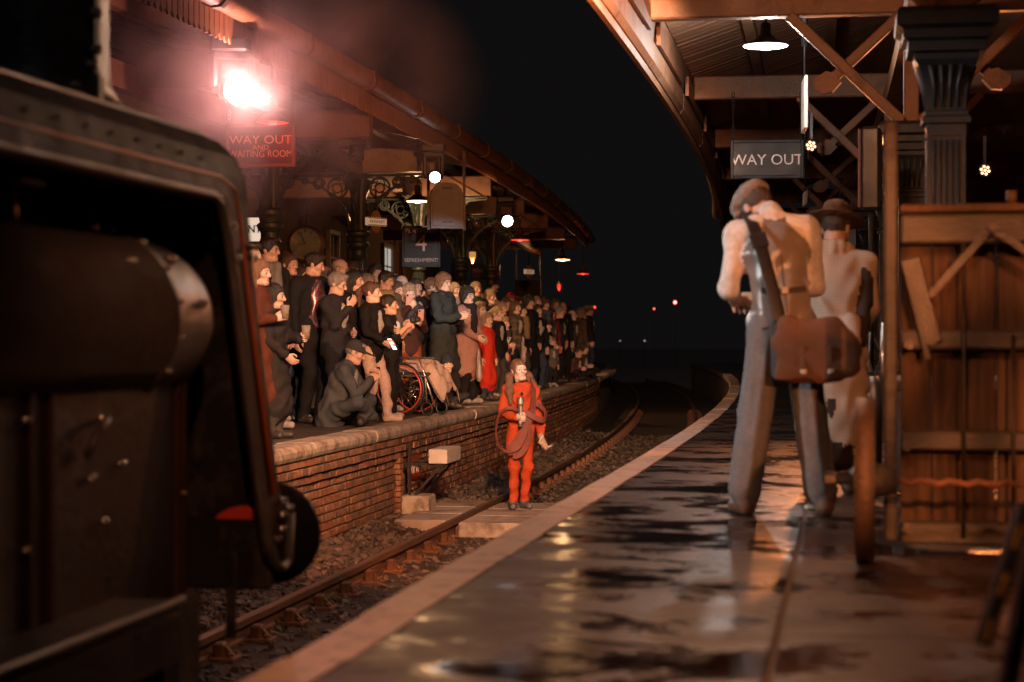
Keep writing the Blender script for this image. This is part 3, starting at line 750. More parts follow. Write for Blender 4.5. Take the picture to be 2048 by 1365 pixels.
# smoke round the blazing light; pink lamp glow is put into its colour
def smoke(name, c, rx, ry, rz_, dens, label, col, seed):
    b = MB(); b.lathe([(.04, -1), (.5, -.86), (.86, -.5), (1, 0), (.86, .5), (.5, .86), (.04, 1)], (0, 0, 0), 16)
    b.v = [(c[0] + x * rx, c[1] + y * ry, c[2] + z * rz_) for x, y, z in b.v]
    m = bpy.data.materials.new(name); m.use_nodes = True; nt = m.node_tree
    for n in list(nt.nodes):
        if n.type == 'BSDF_PRINCIPLED': nt.nodes.remove(n)
    out = [n for n in nt.nodes if n.type == 'OUTPUT_MATERIAL'][0]
    pv = nt.nodes.new('ShaderNodeVolumePrincipled'); pv.inputs['Color'].default_value = (*col, 1); pv.inputs['Anisotropy'].default_value = .2
    tc = nt.nodes.new('ShaderNodeTexCoord')
    nz = noise(nt, .9, 4, .6, tc.outputs['Object'], .8)
    k1 = ramp(nt, nz, [(.42, (0, 0, 0)), (.75, (1, 1, 1))])
    # fade to nothing at the cloud's skin
    mp = nt.nodes.new('ShaderNodeMapping'); mp.inputs['Scale'].default_value = (1 / rx, 1 / ry, 1 / rz_); nt.links.new(tc.outputs['Object'], mp.inputs[0])
    ln = nt.nodes.new('ShaderNodeVectorMath'); ln.operation = 'LENGTH'; nt.links.new(mp.outputs[0], ln.inputs[0])
    k2 = ramp(nt, ln.outputs['Value'], [(.15, (1, 1, 1)), (.55, (.22, .22, .22)), (.95, (0, 0, 0))])
    mu = nt.nodes.new('ShaderNodeMath'); mu.operation = 'MULTIPLY'; nt.links.new(k1, mu.inputs[0]); nt.links.new(k2, mu.inputs[1])
    m2 = nt.nodes.new('ShaderNodeMath'); m2.operation = 'MULTIPLY'; nt.links.new(mu.outputs[0], m2.inputs[0]); m2.inputs[1].default_value = dens
    nt.links.new(m2.outputs[0], pv.inputs['Density']); nt.links.new(pv.outputs[0], out.inputs['Volume'])
    o = b.build(name, m, None, c); tag(o, label, 'smoke', kind='stuff'); return o
smoke('smoke', tuple(L1 + Vector((.1, .3, .1))), 2.1, 2.3, 1.4, 1.35, 'smoke tinted with pink lamp glow drifting round the blazing stage light', (.9, .66, .64), 1)
lamp('POINT', L1 + Vector((.04, -.17, .02)), 80, (1.0, .50, .46), bpy.data.objects['stage_light'], size=.015, name='added_smoke_glow')  # extra point lamp added inside the smoke for its halo

M_TANR = mat('canopy_timber_paint', (.225, .115, .062), .55, 0, .2, 5, .3, 50, wear=.35, wearc=(.13, .07, .04))
# ================================================================== RIGHT CANOPY
rc = thing('platform_canopy', (.8, 25, 3.1), 'orange-lit timber canopy over the near platform with crossed struts', 'canopy')
CX = .52                                  # line of the column heads
CT_Z = 2.62                               # top of the capitals
def roofz(x): return 3.79 + (x + 1.6) * .33
# fascia, gutter and the boarded edge
s = MB(); s.sweep([(-1.70, 3.14), (-1.66, 3.14), (-1.60, 3.74), (-1.66, 3.78)], 4, 44, 1.0); s.build('fascia', M_TANR, rc)
s = MB(); s.sweep([(-1.90, 3.72), (-1.88, 3.58), (-1.82, 3.52), (-1.74, 3.54), (-1.70, 3.62), (-1.68, 3.72), (-1.72, 3.72), (-1.75, 3.62), (-1.82, 3.57), (-1.86, 3.62), (-1.87, 3.72)], 4, 44, 1.0, smooth=True); s.build('gutter', M_TANR, rc)
y = 6.0
k = 0
while y < 40:
    s = MB(); L = 3.6
    s.sweep([(-1.73, 3.20), (-1.64, 3.20), (-1.60, 3.24), (-1.60, 3.40), (-1.66, 3.40)], y + .02, y + L - .02, .9); s.build('fascia_board', M_TANR, rc)
    s = MB(); s.sweep([(-1.605, 3.42), (-1.57, 3.42), (-1.57, 3.62), (-1.605, 3.62)], y + .35, y + L - .5, .9); s.build('edge_batten', M_BROWN, rc)
    y += L
# roof boards running up the slope, laid one by one
M_RBOARD = mat('roof_boards', (.30, .155, .09), .55, 0, .3, 3, .3, 40, stretch=(.4, 4, 1))
y = 9.0
while y < 46:
    c = cv(y); s = MB(); w = .19
    s.bar((-1.62 + c, y, roofz(-1.62) + rnd.uniform(0, .006)), (CX + .1 + c, y, roofz(CX + .1) + rnd.uniform(0, .006)), w, .022, bev=.006); s.build('roof_board', M_RBOARD, rc)
    y += .215
s = MB(); s.sweep([(-1.62, roofz(-1.62) + .03), (CX, roofz(CX) + .03), (CX, roofz(CX) + .07), (-1.62, roofz(-1.62) + .07)], 2, 45, 1.2); s.build('roof_deck', M_BOARD, rc)
s = MB(); s.sweep([(CX, roofz(CX)), (5.5, roofz(CX) - 1.3), (5.5, roofz(CX) - 1.24), (CX, roofz(CX) + .06)], 2, 45, 1.2); s.build('back_roof', M_RBOARD, rc)
for X in (-.9, -.1):
    s = MB(); s.sweep([(X - .05, roofz(X) - .15), (X - .05, roofz(X) - .03), (X + .05, roofz(X) - .0), (X + .05, roofz(X) - .13)], 6, 44, 1.5); s.build('purlin', M_TANR, rc)
# cross beams
COLR = [10.8, 16.3, 21.8, 27.3, 32.8, 38.3, 43.8]
for y in COLR:
    c = cv(y); s = MB(); s.box(((CX - 1.58) / 2 + c, y, 3.62), (CX + 1.58, .16, .25), rz=hd(y), bev=.015); s.build('cross_beam', M_TANR, rc)
    s = MB(); s.box((CX + 2.4 + c, y, 3.62), (4.4, .16, .25), rz=hd(y), bev=.015); s.build('cross_beam', M_TANR, rc)
# along the columns: wall plate
s = MB(); s.sweep([(CX - .08, 3.30), (CX - .08, 3.48), (CX + .08, 3.48), (CX + .08, 3.30)], 4, 44, 1.2); s.build('wall_plate', M_TANR, rc)
M_COLG = mat('dark_column_paint', (.026, .033, .037), .45, .0, .2, 8, .2, 60, .3)
def square_column(y, label):
    c = cv(y); X = CX + c; h_ = hd(y)
    t = thing('square_column', (X, y, 0), label, 'column', 'square fluted columns of the near platform')
    b = MB(); b.box((X, y, .28), (.30, .30, .56), rz=h_, bev=.015); b.box((X, y, .58), (.265, .265, .045), rz=h_, bev=.01); b.box((X, y, .62), (.235, .235, .04), rz=h_, bev=.006); b.build('pedestal', M_COLG, t)
    b = MB(); b.box((X, y, 1.31), (.18, .18, 1.34), rz=h_, bev=.008); b.box((X, y, 1.985), (.204, .204, .06), rz=h_); b.box((X, y, .68), (.204, .204, .10), rz=h_); b.build('shaft', M_COLG, t)
    u = Vector((math.cos(h_), math.sin(h_), 0)); w = Vector((-math.sin(h_), math.cos(h_), 0)); P0 = Vector((X, y, 0))
    for n_, tn in ((-w, u), (w, u), (-u, w), (u, w)):
        b = MB()
        for k in range(5):
            q = P0 + n_ * .0935 + tn * (-.062 + k * .031); b.tube(q + Vector((0, 0, .75)), q + Vector((0, 0, 1.93)), .0098, n=8)
        for sg in (-1, 1):
            q = P0 + n_ * .0925 + tn * (sg * .089); b.bar(q + Vector((0, 0, .72)), q + Vector((0, 0, 1.96)), .016, .015)
        b.build('flutes', M_COLG, t)
    prof = [(.103, 2.015), (.125, 2.02), (.125, 2.05), (.112, 2.062), (.112, 2.08), (.10, 2.09), (.104, 2.16), (.118, 2.25), (.145, 2.32), (.165, 2.35), (.165, 2.38), (.20, 2.39), (.20, 2.44), (.225, 2.455), (.225, 2.50), (.26, 2.52), (.26, 2.585), (.24, 2.615)]
    b = MB(); b.lathe(prof, (X, y, 0), sq=True); b.build('capital', M_COLG, t)
    for n_, tn in ((-w, u), (w, u), (-u, w), (u, w)):
        b = MB()
        for k in range(4):
            q = P0 + tn * (-.06 + k * .04)
            b.path([q + n_ * .10 + Vector((0, 0, 2.10)), q + n_ * .112 + Vector((0, 0, 2.21)), q + n_ * .146 + tn * ((k - 1.5) * .014) + Vector((0, 0, 2.32))], [.008, .012, .016], 8)
        b.build('leaf_rib', M_COLG, t)
COLLAB = ['big square fluted column rising behind the wooden barrow', 'square fluted column behind the tall black loudspeaker', 'square fluted column hidden behind the barrow post', 'square fluted column beside the pale pole behind the ragged coat', 'square column deep behind the ragged coat', 'farthest but one square column of the near platform', 'farthest square column at the back of the near platform']
for i, y in enumerate(COLR):
    if i < 6: square_column(y, COLLAB[i])
    c = cv(y); X = CX + c
    s = MB(); s.box((X, y, 3.055), (.12, .12, .865), bev=.01); s.build('post', M_TANR, rc)
    for sg in (-1, 1):
        s = MB(); s.bar((X + sg * .07, y - .04, 2.62), (X + sg * .97, y - .04, 3.50), .085, .125, up=(0, 1, 0), bev=.01); s.build('strut', M_TANR, rc)
        s = MB(); s.bar((X + sg * .66, y + .05, 2.96), (X + sg * .08, y + .05, 3.50), .08, .11, up=(0, 1, 0), bev=.01); s.build('strut', M_TANR, rc)
        s = MB(); s.prism([(sg * q[0] * .72, q[1] * .72) for q in ((.18, -.08), (.10, -.14), (-.02, -.13), (-.12, -.02), (-.05, .08), (.05, .10), (.18, .02))], Matrix.Translation((X + sg * .64, y + .0, 2.97)), .13); s.build('corbel_block', M_TANR, rc)
# back wall of the near platform
bw = thing('waiting_shed', (5.2, 25, 0), 'dim brown boarded shed wall behind the columns at the right', 'building')
s = MB(); s.sweep([(5.1, 0), (5.1, 3.7), (5.3, 3.7), (5.3, 0)], 6, 50, 1.5); s.build('wall', M_BROWN, bw)
s = MB(); s.sweep([(5.0, 2.5), (5.0, 2.72), (5.1, 2.72), (5.1, 2.5)], 6, 50, 1.5); s.build('rail', M_TANR, bw)
for k in range(40):
    y = 14 + k * .8; s = MB(); s.box((5.08 + cv(y), y, 1.25), (.05, .07, 2.5)); s.build('batten', M_TANR, bw)
s = MB(); s.box((2.6, 47.5, 1.9), (6.2, .2, 3.8)); s.build('wall', M_BROWN, bw)

# way out sign, pendant lamp, hung boards
sign_board('way_out_sign', 1461, 1607, 280, 358, 21.0, [('WAY OUT', 321, 21, 0, 1.02)], 'glossy black way out sign hanging over the man in the flat cap', mat('gloss_black_enamel', (.012, .012, .013), .5, 0, .1, 3, .0, .03), M_COLG, lmat=mat('silver_letters', (.55, .50, .47), .3, .1), top=3.48)
def pendant(c, label, e, col=(1.0, .90, .82)):
    c = Vector(c); t = thing('pendant_lamp', (c.x, c.y, c.z), label, 'lamp', 'pendant lamps of the near platform'); r = .2
    b = MB(); b.lathe([(r, 0), (r * .98, .012), (r * .5, .05), (.05, .10), (.045, .19), (.02, .21)], c, 28); b.build('shade', M_HEAD, t)
    b = MB(); b.lathe([(r * .99, -.002), (r * .95, -.008), (r * .5, .02), (.02, .03)], c, 28); b.build('reflector', glow('white_glow', (1, .98, .95), 9), t)
    b = MB(); b.lathe([(.02, .03), (.05, .0), (.055, -.02), (.03, -.035)], c, 14); b.build('bulb', glow('white_bulb', (1, .98, .95), 40), t)
    b = MB(); b.tube((c.x, c.y, c.z + .2), (c.x, c.y, roofz(c.x)), .012, n=6); b.build('rod', M_IRON, t)
    lamp('POINT', (c.x, c.y, c.z - .12), e, col, t, size=.05, name='lamp_light')
pendant(at(1531, 92, 17.6), 'bright white pendant shade lamp above the man in the flat cap', 95)
for px, py0, py1, zc, top, lab in ((1609, 158, 262, 18.5, 4.2, 'narrow pale board hanging edge-on above the way out sign'), (1610, 385, 412, 25, 4.0, 'second narrow pale board hanging edge-on behind the flat cap')):
    a, b_ = at(px, py1, zc), at(px, py0, zc); d = Vector((a.x, a.y, 0)).normalized()
    t = thing('hanging_board', a, lab, 'sign', 'boards hung edge-on')
    m = MB(); m.box((a.x, a.y, (a.z + b_.z) / 2), (.03, .55, b_.z - a.z), rz=math.atan2(-d.x, d.y) + .06, bev=.006); m.build('panel', mat('pale_board', (.60, .55, .50), .4), t)
    m = MB(); m.tube((b_.x, b_.y, b_.z), (b_.x, b_.y, top), .010, n=6); m.tube((b_.x, b_.y, b_.z + .3), (b_.x, b_.y, top), .03, n=8); m.build('rod', M_HEAD, t)

# amber par cans
M_PAR = glow('par_leds', (1.0, .50, .24), 4)
def par_can(c, target, label, power, angle, col=AMBER, lit=True, size=.09, top=None):
    c = Vector(c); d = (Vector(target) - c).normalized(); r = size
    t = thing('par_can', (c.x, c.y, c.z - r), label, 'stage light', 'amber par cans')
    b = MB(); b.path([c - d * .005, c - d * .02, c - d * .12, c - d * .16], [r * 1.05, r * 1.08, r * 1.0, r * .6], 16); b.build('can', M_HEAD, t)
    s1 = d.orthogonal().normalized(); s2 = d.cross(s1)
    for k in range(7):
        a = k * math.pi / 3; q = c + d * .004 + (Vector() if k == 6 else s1 * (r * .62 * math.cos(a)) + s2 * (r * .62 * math.sin(a)))
        b = MB(); b.path([q, q + d * .012], [r * .24, r * .16], 8); b.build('led', M_PAR, t)
    tp = top if top else c.z + .35
    b = MB(); b.bar(c - d * .07 + Vector((0, 0, .0)), (c.x - d.x * .07, c.y - d.y * .07, tp), .03, .03); b.build('yoke', M_HEAD, t)
    if power: lamp('SPOT', c + d * .03, power, col, t, target, .07, angle, .55, 'lamp_light')
par_can(at(1622, 292, 20.5), (-.6, 12, .6), 'amber par can glowing beside the way out sign', 200, 60, size=.062)
par_can(at(1970, 341, 20.0), (1.2, 9, .8), 'amber par can glowing on the right behind the barrow', 200, 60, size=.062)
par_can((-1.25, 11.0, 3.40), (-4.5, 19.6, -.45), 'amber par can under the near canopy edge aimed at the brick platform face', 2100, 52, (1.0, .34, .12))
par_can((1.9, 5.0, 3.1), (-.05, 10.2, 1.1), 'amber par can over the near end of the platform aimed at the ragged coat', 400, 20)
par_can((1.6, 1.2, 1.95), (.70, 8.5, .45), 'amber par can on the near platform aimed at the barrow through the added shadow bars', 1700, 27, top=2.4)
par_can((-1.3, 11.8, 3.0), (-5.2, 23.5, 3.5), 'unseen amber par can added under the near canopy to light the far valance', 1900, 40)  # unseen lamp added to brighten the far gutter and valance
par_can((-.4, 2.4, 3.4), (-.3, 7.6, 0), 'unseen amber par can added over the near platform to warm the wet paving', 400, 62, (1.0, .38, .17))  # unseen lamp added to warm the platform floor
par_can((-.9, 7.6, 3.40), (-5.6, 22.5, 1.7), 'amber par can under the near canopy aimed at the front of the crowd', 6500, 42, (1.0, .55, .32))
par_can((-1.0, 10.4, 3.42), (-5.9, 33.0, 1.4), 'amber par can under the near canopy aimed at the far crowd', 8000, 24, (1.0, .55, .32))
par_can((-1.35, 9.2, 2.75), (.1, 17.0, 3.75), 'amber par can washing the underside of the near canopy', 190, 56)
par_can((-.9, 10.3, 3.22), (-.3, 18.0, 4.05), 'unseen amber par can added to brighten the boards of the near canopy', 130, 60)  # unseen lamp added to lift the dark roof boards
for yy, lab in ((12.2, 'unseen warm lamp added above the man in the cap to light the paving'),):
    pendant((-.7, yy, 3.46), lab, 135, (1.0, .52, .28))  # added out of view to brighten and warm the platform floor
# cool front spot that picks out the girl and the nearest faces
t, c = moving_head(1500, -160, 9, 12.0, 'white stage light under the near canopy aimed at the girl in orange', (-3.35, 20.6, .42), True, 520, 7, COOL, hang=3.9)
moving_head(1360, -190, 9, 11.0, 'second white stage light under the near canopy aimed at the ginger man', (-5.6, 26.5, 1.75), True, 5200, 6.5, COOL, hang=3.9)
moving_head(-1220, -410, 9, 8.7, 'white stage light on the far canopy aimed at the man in the cap', (-.1, 10.3, 1.1), True, 950, 27, WHITE, hang=4.0)
moving_head(60, -1700, 9, 5.0, 'unseen white stage light added at the near canopy edge to fill the man in the cap', (-.45, 10.05, 1.0), True, 210, 12, WHITE, hang=4.2)  # unseen fill light added for the man's back and legs

# loudspeakers by the columns
def tall_speaker(px0, px1, py0, py1, zc, label, yaw, stand=True):
    a, b_ = at(px0, py1, zc), at(px1, py0, zc); c = (a + b_) / 2; w = (b_ - a).xy.length; h = b_.z - a.z
    t = thing('loudspeaker', (c.x, c.y, 0 if stand else a.z), label, 'speaker', 'black loudspeakers on the near platform')
    Mx = Matrix.Translation((c.x, c.y, c.z)) @ Matrix.Rotation(TH + yaw, 4, 'Z')
    d = w * 1.0
    pl = [(-w / 2, -d / 2), (-w / 2 + .03, -d / 2 - .03), (w / 2, -d * .3), (w / 2, d / 2), (-w / 2, d / 2)]
    b = MB(); b.box((0, 0, 0), (w, d, h), bev=.025, M=Mx); b.build('cabinet', M_HEAD, t)
    b = MB(); b.box((0, 0, 0), (.02, d * .86, h * .94), bev=.008, M=Mx @ Matrix.Translation((-w / 2 - .008, 0, 0))); b.build('grille', mat('speaker_grille', (.33, .24, .25), .5, .4, .1, 200, .6, 300), t)
    b = MB()
    for z in (-.44, .44): b.box((0, 0, 0), (.012, .03, .03), bev=.004, M=Mx @ Matrix.Translation((-w / 2 - .02, d * .3, h * z)))
    b.build('grille_bolt', M_IRON, t)
    if stand:
        b = MB(); b.tube((c.x, c.y, .4), (c.x, c.y, a.z), .02, n=10)
        for q in range(3):
            an = q * 2.094 + .4; b.tube((c.x, c.y, .95), (c.x + .45 * math.cos(an), c.y + .45 * math.sin(an), .015), .014, n=8)
        b.build('tripod', M_HEAD, t)
tall_speaker(1722, 1762, 254, 422, 15.0, 'tall black loudspeaker with pinkish grille on a tripod behind the barrow', -.25)
tall_speaker(1690, 1716, 430, 498, 24.0, 'small black loudspeaker on a tripod behind the ragged coat', -.2)
# pale light tube strapped to a column
a, b_ = at(1763, 716, 26.5), at(1760, 432, 26.5)
t = thing('pale_pole', (a.x, a.y, a.z), 'pale grey pole with amber straps beside the farther column', 'pole')
m = MB(); m.tube((a.x, a.y, a.z), (a.x, a.y, b_.z), .032, n=10); m.build('tube', mat('pale_plastic', (.5, .47, .45), .4), t)
m = MB()
for f_ in (.3, .62, .2): m.tube((a.x, a.y, a.z + (b_.z - a.z) * f_), (a.x, a.y, a.z + (b_.z - a.z) * f_ + .08), .04, n=10)
m.build('strap', M_TAN, t)

# far signals
for px, py, zc, r, gs, col, lab in ((1350, 605, 140, .10, 14, (1, .12, .10), 'brighter red signal light far down the line'), (1308, 618, 150, .06, 5, (1, .10, .07), 'small red signal light far down the line'), (1189, 615, 90, .05, 4, (1, .06, .05), 'red lamp beyond the end of the crowded platform'), (1289, 682, 120, .05, .55, (.8, .7, .68), 'tiny pale lamp low beside the far track'), (1240, 682, 120, .04, .5, (.7, .7, .7), 'faint pale lamp low beyond the crowd')):
    c = at(px, py, zc); t = thing('signal_lamp', (c.x, c.y, -1.0), lab, 'signal', 'far lineside lamps')
    b = MB(); b.lathe([(r * .1, -.03), (r, 0), (r, .05)], c, 12, axis='Y'); b.build('lens', glow('signal_%d' % px, col, gs), t)
    b = MB(); b.lathe([(r * 1.7, .05), (r * 1.7, .2)], c, 12, axis='Y'); b.tube((c.x, c.y + .12, -1.1), (c.x, c.y + .12, c.z), .008, n=6); b.build('post', M_IRON, t)

# ================================================================== LOCOMOTIVE
M_LBLK = mat('engine_black', (.013, .0125, .013), .6, .0, .3, 5, .25, 40, .1, wear=.4, wearc=(.05, .042, .038))
M_LMAR = mat('engine_maroon', (.040, .018, .015), .6, .0, .25, 5, .2, 40, .12)
M_LBRN = mat('engine_brown_panel', (.024, .018, .015), .5, .0, .3, 4, .25, 30)
M_BEAD = mat('brass_beading', (.085, .077, .072), .5, .3, .2, 10, .2, 60)
M_LINE = mat('orange_lining', (.42, .10, .03), .45, 0, .15)
M_BRED = mat('buffer_red', (.50, .045, .02), .4, 0, .15, 6, .2, 40)
M_SMOK = mat('smoky_steel', (.085, .083, .083), .4, .4, .3, 3, .3, 30, wear=.45, wearc=(.07, .06, .055))
LE = 7.32                                      # far end of the body
eng = thing('steam_locomotive', (TRACK, 5, -.88), 'dark blurred steam locomotive filling the left foreground on the track', 'locomotive')
def mirror(pr): return [(2 * TRACK - x, z) for x, z in pr[::-1]]
roof = [(-2.165, 1.40), (-2.175, 1.49), (-2.21, 1.57), (-2.28, 1.635), (-2.40, 1.685), (-2.62, 1.75), (-2.85, 1.785), (TRACK, 1.795)]
rp = roof + mirror(roof)[1:]
inner = [(x + (TRACK - x) * .03, z - .025) for x, z in rp][::-1]
b = MB(); b.sweep(rp + inner, .6, LE, .8, smooth=False); b.build('cowl', M_LBLK, eng)
# far-end post with rounded foot
post_o = [(-2.165, 1.405), (-2.14, 1.1), (-2.09, .7), (-2.045, .35), (-2.01, .12)]
for sgn in (1, -1):
    f_ = (lambda x: x) if sgn > 0 else (lambda x: 2 * TRACK - x)
    b = MB()
    vs = []
    for x_, z_ in post_o: vs += [(f_(x_), LE - .25, z_), (f_(x_), LE, z_), (f_(x_) - sgn * .025, LE, z_), (f_(x_) - sgn * .025, LE - .25, z_)]
    n = len(post_o)
    b.add(vs, [(i * 4 + q, i * 4 + (q + 1) % 4, i * 4 + 4 + (q + 1) % 4, i * 4 + 4 + q) for i in range(n - 1) for q in range(4)] + [(0, 1, 2, 3), (4 * n - 1, 4 * n - 2, 4 * n - 3, 4 * n - 4)])
    b.build('end_post', M_LMAR, eng)
b = MB(); b.prism([(0, 0), (.0, -.02), (.06, -.085), (.15, -.09), (.25, -.02), (.25, 0)], Matrix.Translation((-2.02, LE - .25, .118)) @ Matrix.Rotation(R(90), 4, 'Z'), .022)
b.build('post_foot', M_LMAR, eng)
# beading round the opening
pts = [(-2.165, y, 1.40) for y in (.8, 2, 4, 6, LE - .42)] + [(-2.165, LE - .33, 1.37), (-2.155, LE - .275, 1.26), (-2.14, LE - .255, 1.1), (-2.09, LE - .25, .7), (-2.045, LE - .25, .35), (-2.015, LE - .245, .14), (-2.0, LE - .20, .05), (-1.995, LE - .12, .02), (-1.995, LE - .03, .05), (-2.0, LE + .005, .22)]
b = MB(); b.path(pts, .02, 10); b.build('beading', M_BEAD, eng)
b = MB(); b.path([(-2.178, y, 1.475) for y in (.8, 3, 5, LE - .3)] + [(-2.172, LE - .14, 1.44), (-2.155, LE - .10, 1.25), (-2.11, LE - .10, .9), (-2.03, LE - .10, .3)], .009, 6); b.build('lining', M_LINE, eng)
b = MB(); b.path([(-2.35, y, 1.662) for y in (.8, 3, 5, LE)], .014, 8); b.build('roof_rib', M_SMOK, eng)
b = MB(); b.path([(-2.06, y, 1.56) for y in ()] or [(-2.19, LE - .02, 1.2), (-2.17, LE + .01, .9), (-2.10, LE + .01, .4), (-2.06, LE + .0, .2)], .012, 8); b.build('handrail', M_BEAD, eng)
bolt = MB().lathe([(.0, -.012), (.016, -.008), (.018, 0), (.016, .01)], (0, 0, 0), 10).mesh('bolt')
def bolts(lst, m, r=1.0, par=eng):
    for p_ in lst:
        o = obj('bolt', bolt, par, p_, None, m); o.scale = (r, r, r)
M_BOLT = mat('bolt_steel', (.55, .53, .50), .2, .9, .1)
bolts([(-2.17, LE - .30, 1.40), (-2.16, LE - .22, 1.30), (-2.13, LE - .02, 1.23), (-2.13, LE - .04, 1.19), (-2.14, LE - .22, 1.18), (-2.02, LE - .02, .27), (-2.005, LE + .01, .24), (-2.01, LE - .06, .22), (-2.0, LE - .1, .17), (-2.0, LE - .16, .14), (-2.25, LE - .15, 1.565)], M_BOLT, 1.15)
bolts([(-2.185 - .012 * (k % 1), 2.0 + k * .22, 1.53) for k in range(23)] + [(-2.15 + .0, LE - .05, 1.15 - k * .11) for k in range(8)], M_SMOK, .5)
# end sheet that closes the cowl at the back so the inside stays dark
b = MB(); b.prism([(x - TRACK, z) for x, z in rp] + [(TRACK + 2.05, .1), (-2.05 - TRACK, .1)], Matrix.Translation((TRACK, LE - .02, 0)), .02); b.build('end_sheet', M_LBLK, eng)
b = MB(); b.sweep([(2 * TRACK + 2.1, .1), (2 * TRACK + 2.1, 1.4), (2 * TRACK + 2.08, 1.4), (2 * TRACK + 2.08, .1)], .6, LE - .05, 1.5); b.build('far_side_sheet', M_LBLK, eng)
# barrel inside with flanged end, bolts and mountings
bc, br = (-2.42, .945), .30
b = MB(); b.lathe([(br, .8), (br, 6.36), (br * 1.03, 6.37), (br * 1.03, 6.43), (br * .985, 6.44), (br * .985, 6.64), (br * .96, 6.77), (br * .88, 6.88), (br * .70, 6.96), (br * .4, 7.0), (.02, 7.01)], (bc[0], 0, bc[1]), 40, axis='Y'); b.build('barrel', M_SMOK, eng)
bl_ = []
for k in range(16):
    a = k * math.pi / 8 + .2; bl_.append((bc[0] + br * 1.04 * math.cos(a), 6.4, bc[1] + br * 1.04 * math.sin(a)))
bolts(bl_, M_BOLT, .8)
bolts([(bc[0] + br * .8, 6.1, bc[1] + br * .62), (bc[0] + br * .72, 6.55, bc[1] + br * .7), (bc[0] + br * .98, 6.66, bc[1] + br * .2), (bc[0] + br * .3, 6.15, bc[1] + br)], M_BOLT, 1.3)
b = MB(); b.tube((bc[0] + .05, 5.55, bc[1] + .25), (bc[0] + .05, 5.55, bc[1] + .38), .05, .04); b.path([(bc[0] + .05, 5.55, bc[1] + .36), (bc[0] + .07, 5.6, bc[1] + .42), (bc[0] + .1, 5.72, bc[1] + .41)], .022, 8); b.build('valve', M_SMOK, eng)
# casing under the barrel with beaded panels
b = MB(); b.box((-2.38, 3.85, .24), (.30, 5.8, 1.05), bev=.03); b.build('casing', M_LBRN, eng)
for y in (5.40, 5.55, 6.68, 6.74):
    b = MB(); b.bar((-2.222, y, -.22), (-2.222, y, .74), .02, .03); b.build('panel_strip', M_LMAR, eng)
bolts([(-2.22, y, z) for y, z in ((5.36, .65), (5.36, .28), (5.95, .63), (5.86, .45), (6.12, .48), (5.97, .31), (6.72, .34))], M_BOLT, 1.0)
b = MB(); b.path([(-2.21, 5.8, .52), (-2.19, 5.83, .58), (-2.19, 5.9, .62), (-2.2, 5.95, .63)], .014, 8); b.build('pipe', M_SMOK, eng)
# running plate, frames, step, buffer beam and buffers
b = MB(); b.sweep([(-2.02, .01), (-2.02, .05), (2 * TRACK + 2.02, .05), (2 * TRACK + 2.02, .01)], .6, 6.1, 1.5); b.sweep([(-2.0, -.14), (-2.0, .01), (-2.02, .01), (-2.02, -.14)], .6, 6.1, 1.5); o = b.build('running_plate', M_LBRN, eng)
b = MB(); b.path([(-2.005, y, .05) for y in (.8, 2.5, 4.5, 6.1)], .014, 8); b.build('plate_edge', M_BEAD, eng)
for X in (TRACK + .62, TRACK - .62):
    b = MB(); b.box((X, 3.9, -.32), (.04, 6.4, .62)); b.build('frame', M_LBLK, eng)
b = MB(); b.box((TRACK, LE - .16, .08), (2.0, .06, .26), bev=.01); b.build('buffer_beam', M_LBLK, eng)
for sx in (-1, 1):
    X = TRACK + sx * .87
    b = MB(); b.lathe([(.135, LE - .14), (.135, LE - .05), (.10, LE), (.09, LE + .14)], (X, 0, .12), 20, axis='Y'); h_ = b.build('buffer', M_BRED, eng)
    b = MB(); b.lathe([(.06, LE + .12), (.06, LE + .2), (.20, LE + .235), (.205, LE + .26), (.17, LE + .28), (.03, LE + .29)], (X, 0, .12), 28, axis='Y'); b.build('buffer_head', M_LBLK, h_)
b = MB(); b.box((-1.96, 6.3, -.36), (.30, .42, .03), bev=.006); b.box((-2.09, 6.3, -.17), (.03, .36, .40)); b.build('step', M_SMOK, eng)
b = MB(); b.box((-2.05, 6.75, -.02), (.03, .03, .30)); b.build('step_hanger', M_LBLK, eng)
for y in (2.2, 4.4, 6.2):
    for sx in (-1, 1):
        X = TRACK + sx * .76
        w_ = MB(); w_.lathe([(.37, -.07), (.41, -.05), (.39, .06), (.33, .065), (.31, .03), (.12, .02), (.12, .08), (.02, .08)], (X, y, RAIL_Z + .39), 28, axis='X'); w_.build('wheel', M_LBLK, eng)
# funnel standing on the crown of the cowl
b = MB(); b.lathe([(.34, 1.72), (.30, 1.80), (.285, 1.86), (.285, 2.9), (.31, 2.95)], (-2.86, 6.9, 0), 28); b.build('funnel', M_SMOK, eng)
b = MB(); b.bar((-2.59, 6.82, 1.80), (-2.59, 6.82, 2.9), .03, .04); b.build('funnel_seam', M_LBLK, eng)
b = MB(); b.box((-2.57, 6.78, 1.74), (.06, .06, .18), bev=.008); b.build('bracket', M_BEAD, eng)
bolts([(-2.575, 6.80, 2.05), (-2.575, 6.80, 1.92), (-2.57, 6.75, 1.86), (-2.62, 6.72, 1.78)], M_BOLT, 1.6)

eng.location.x -= .085
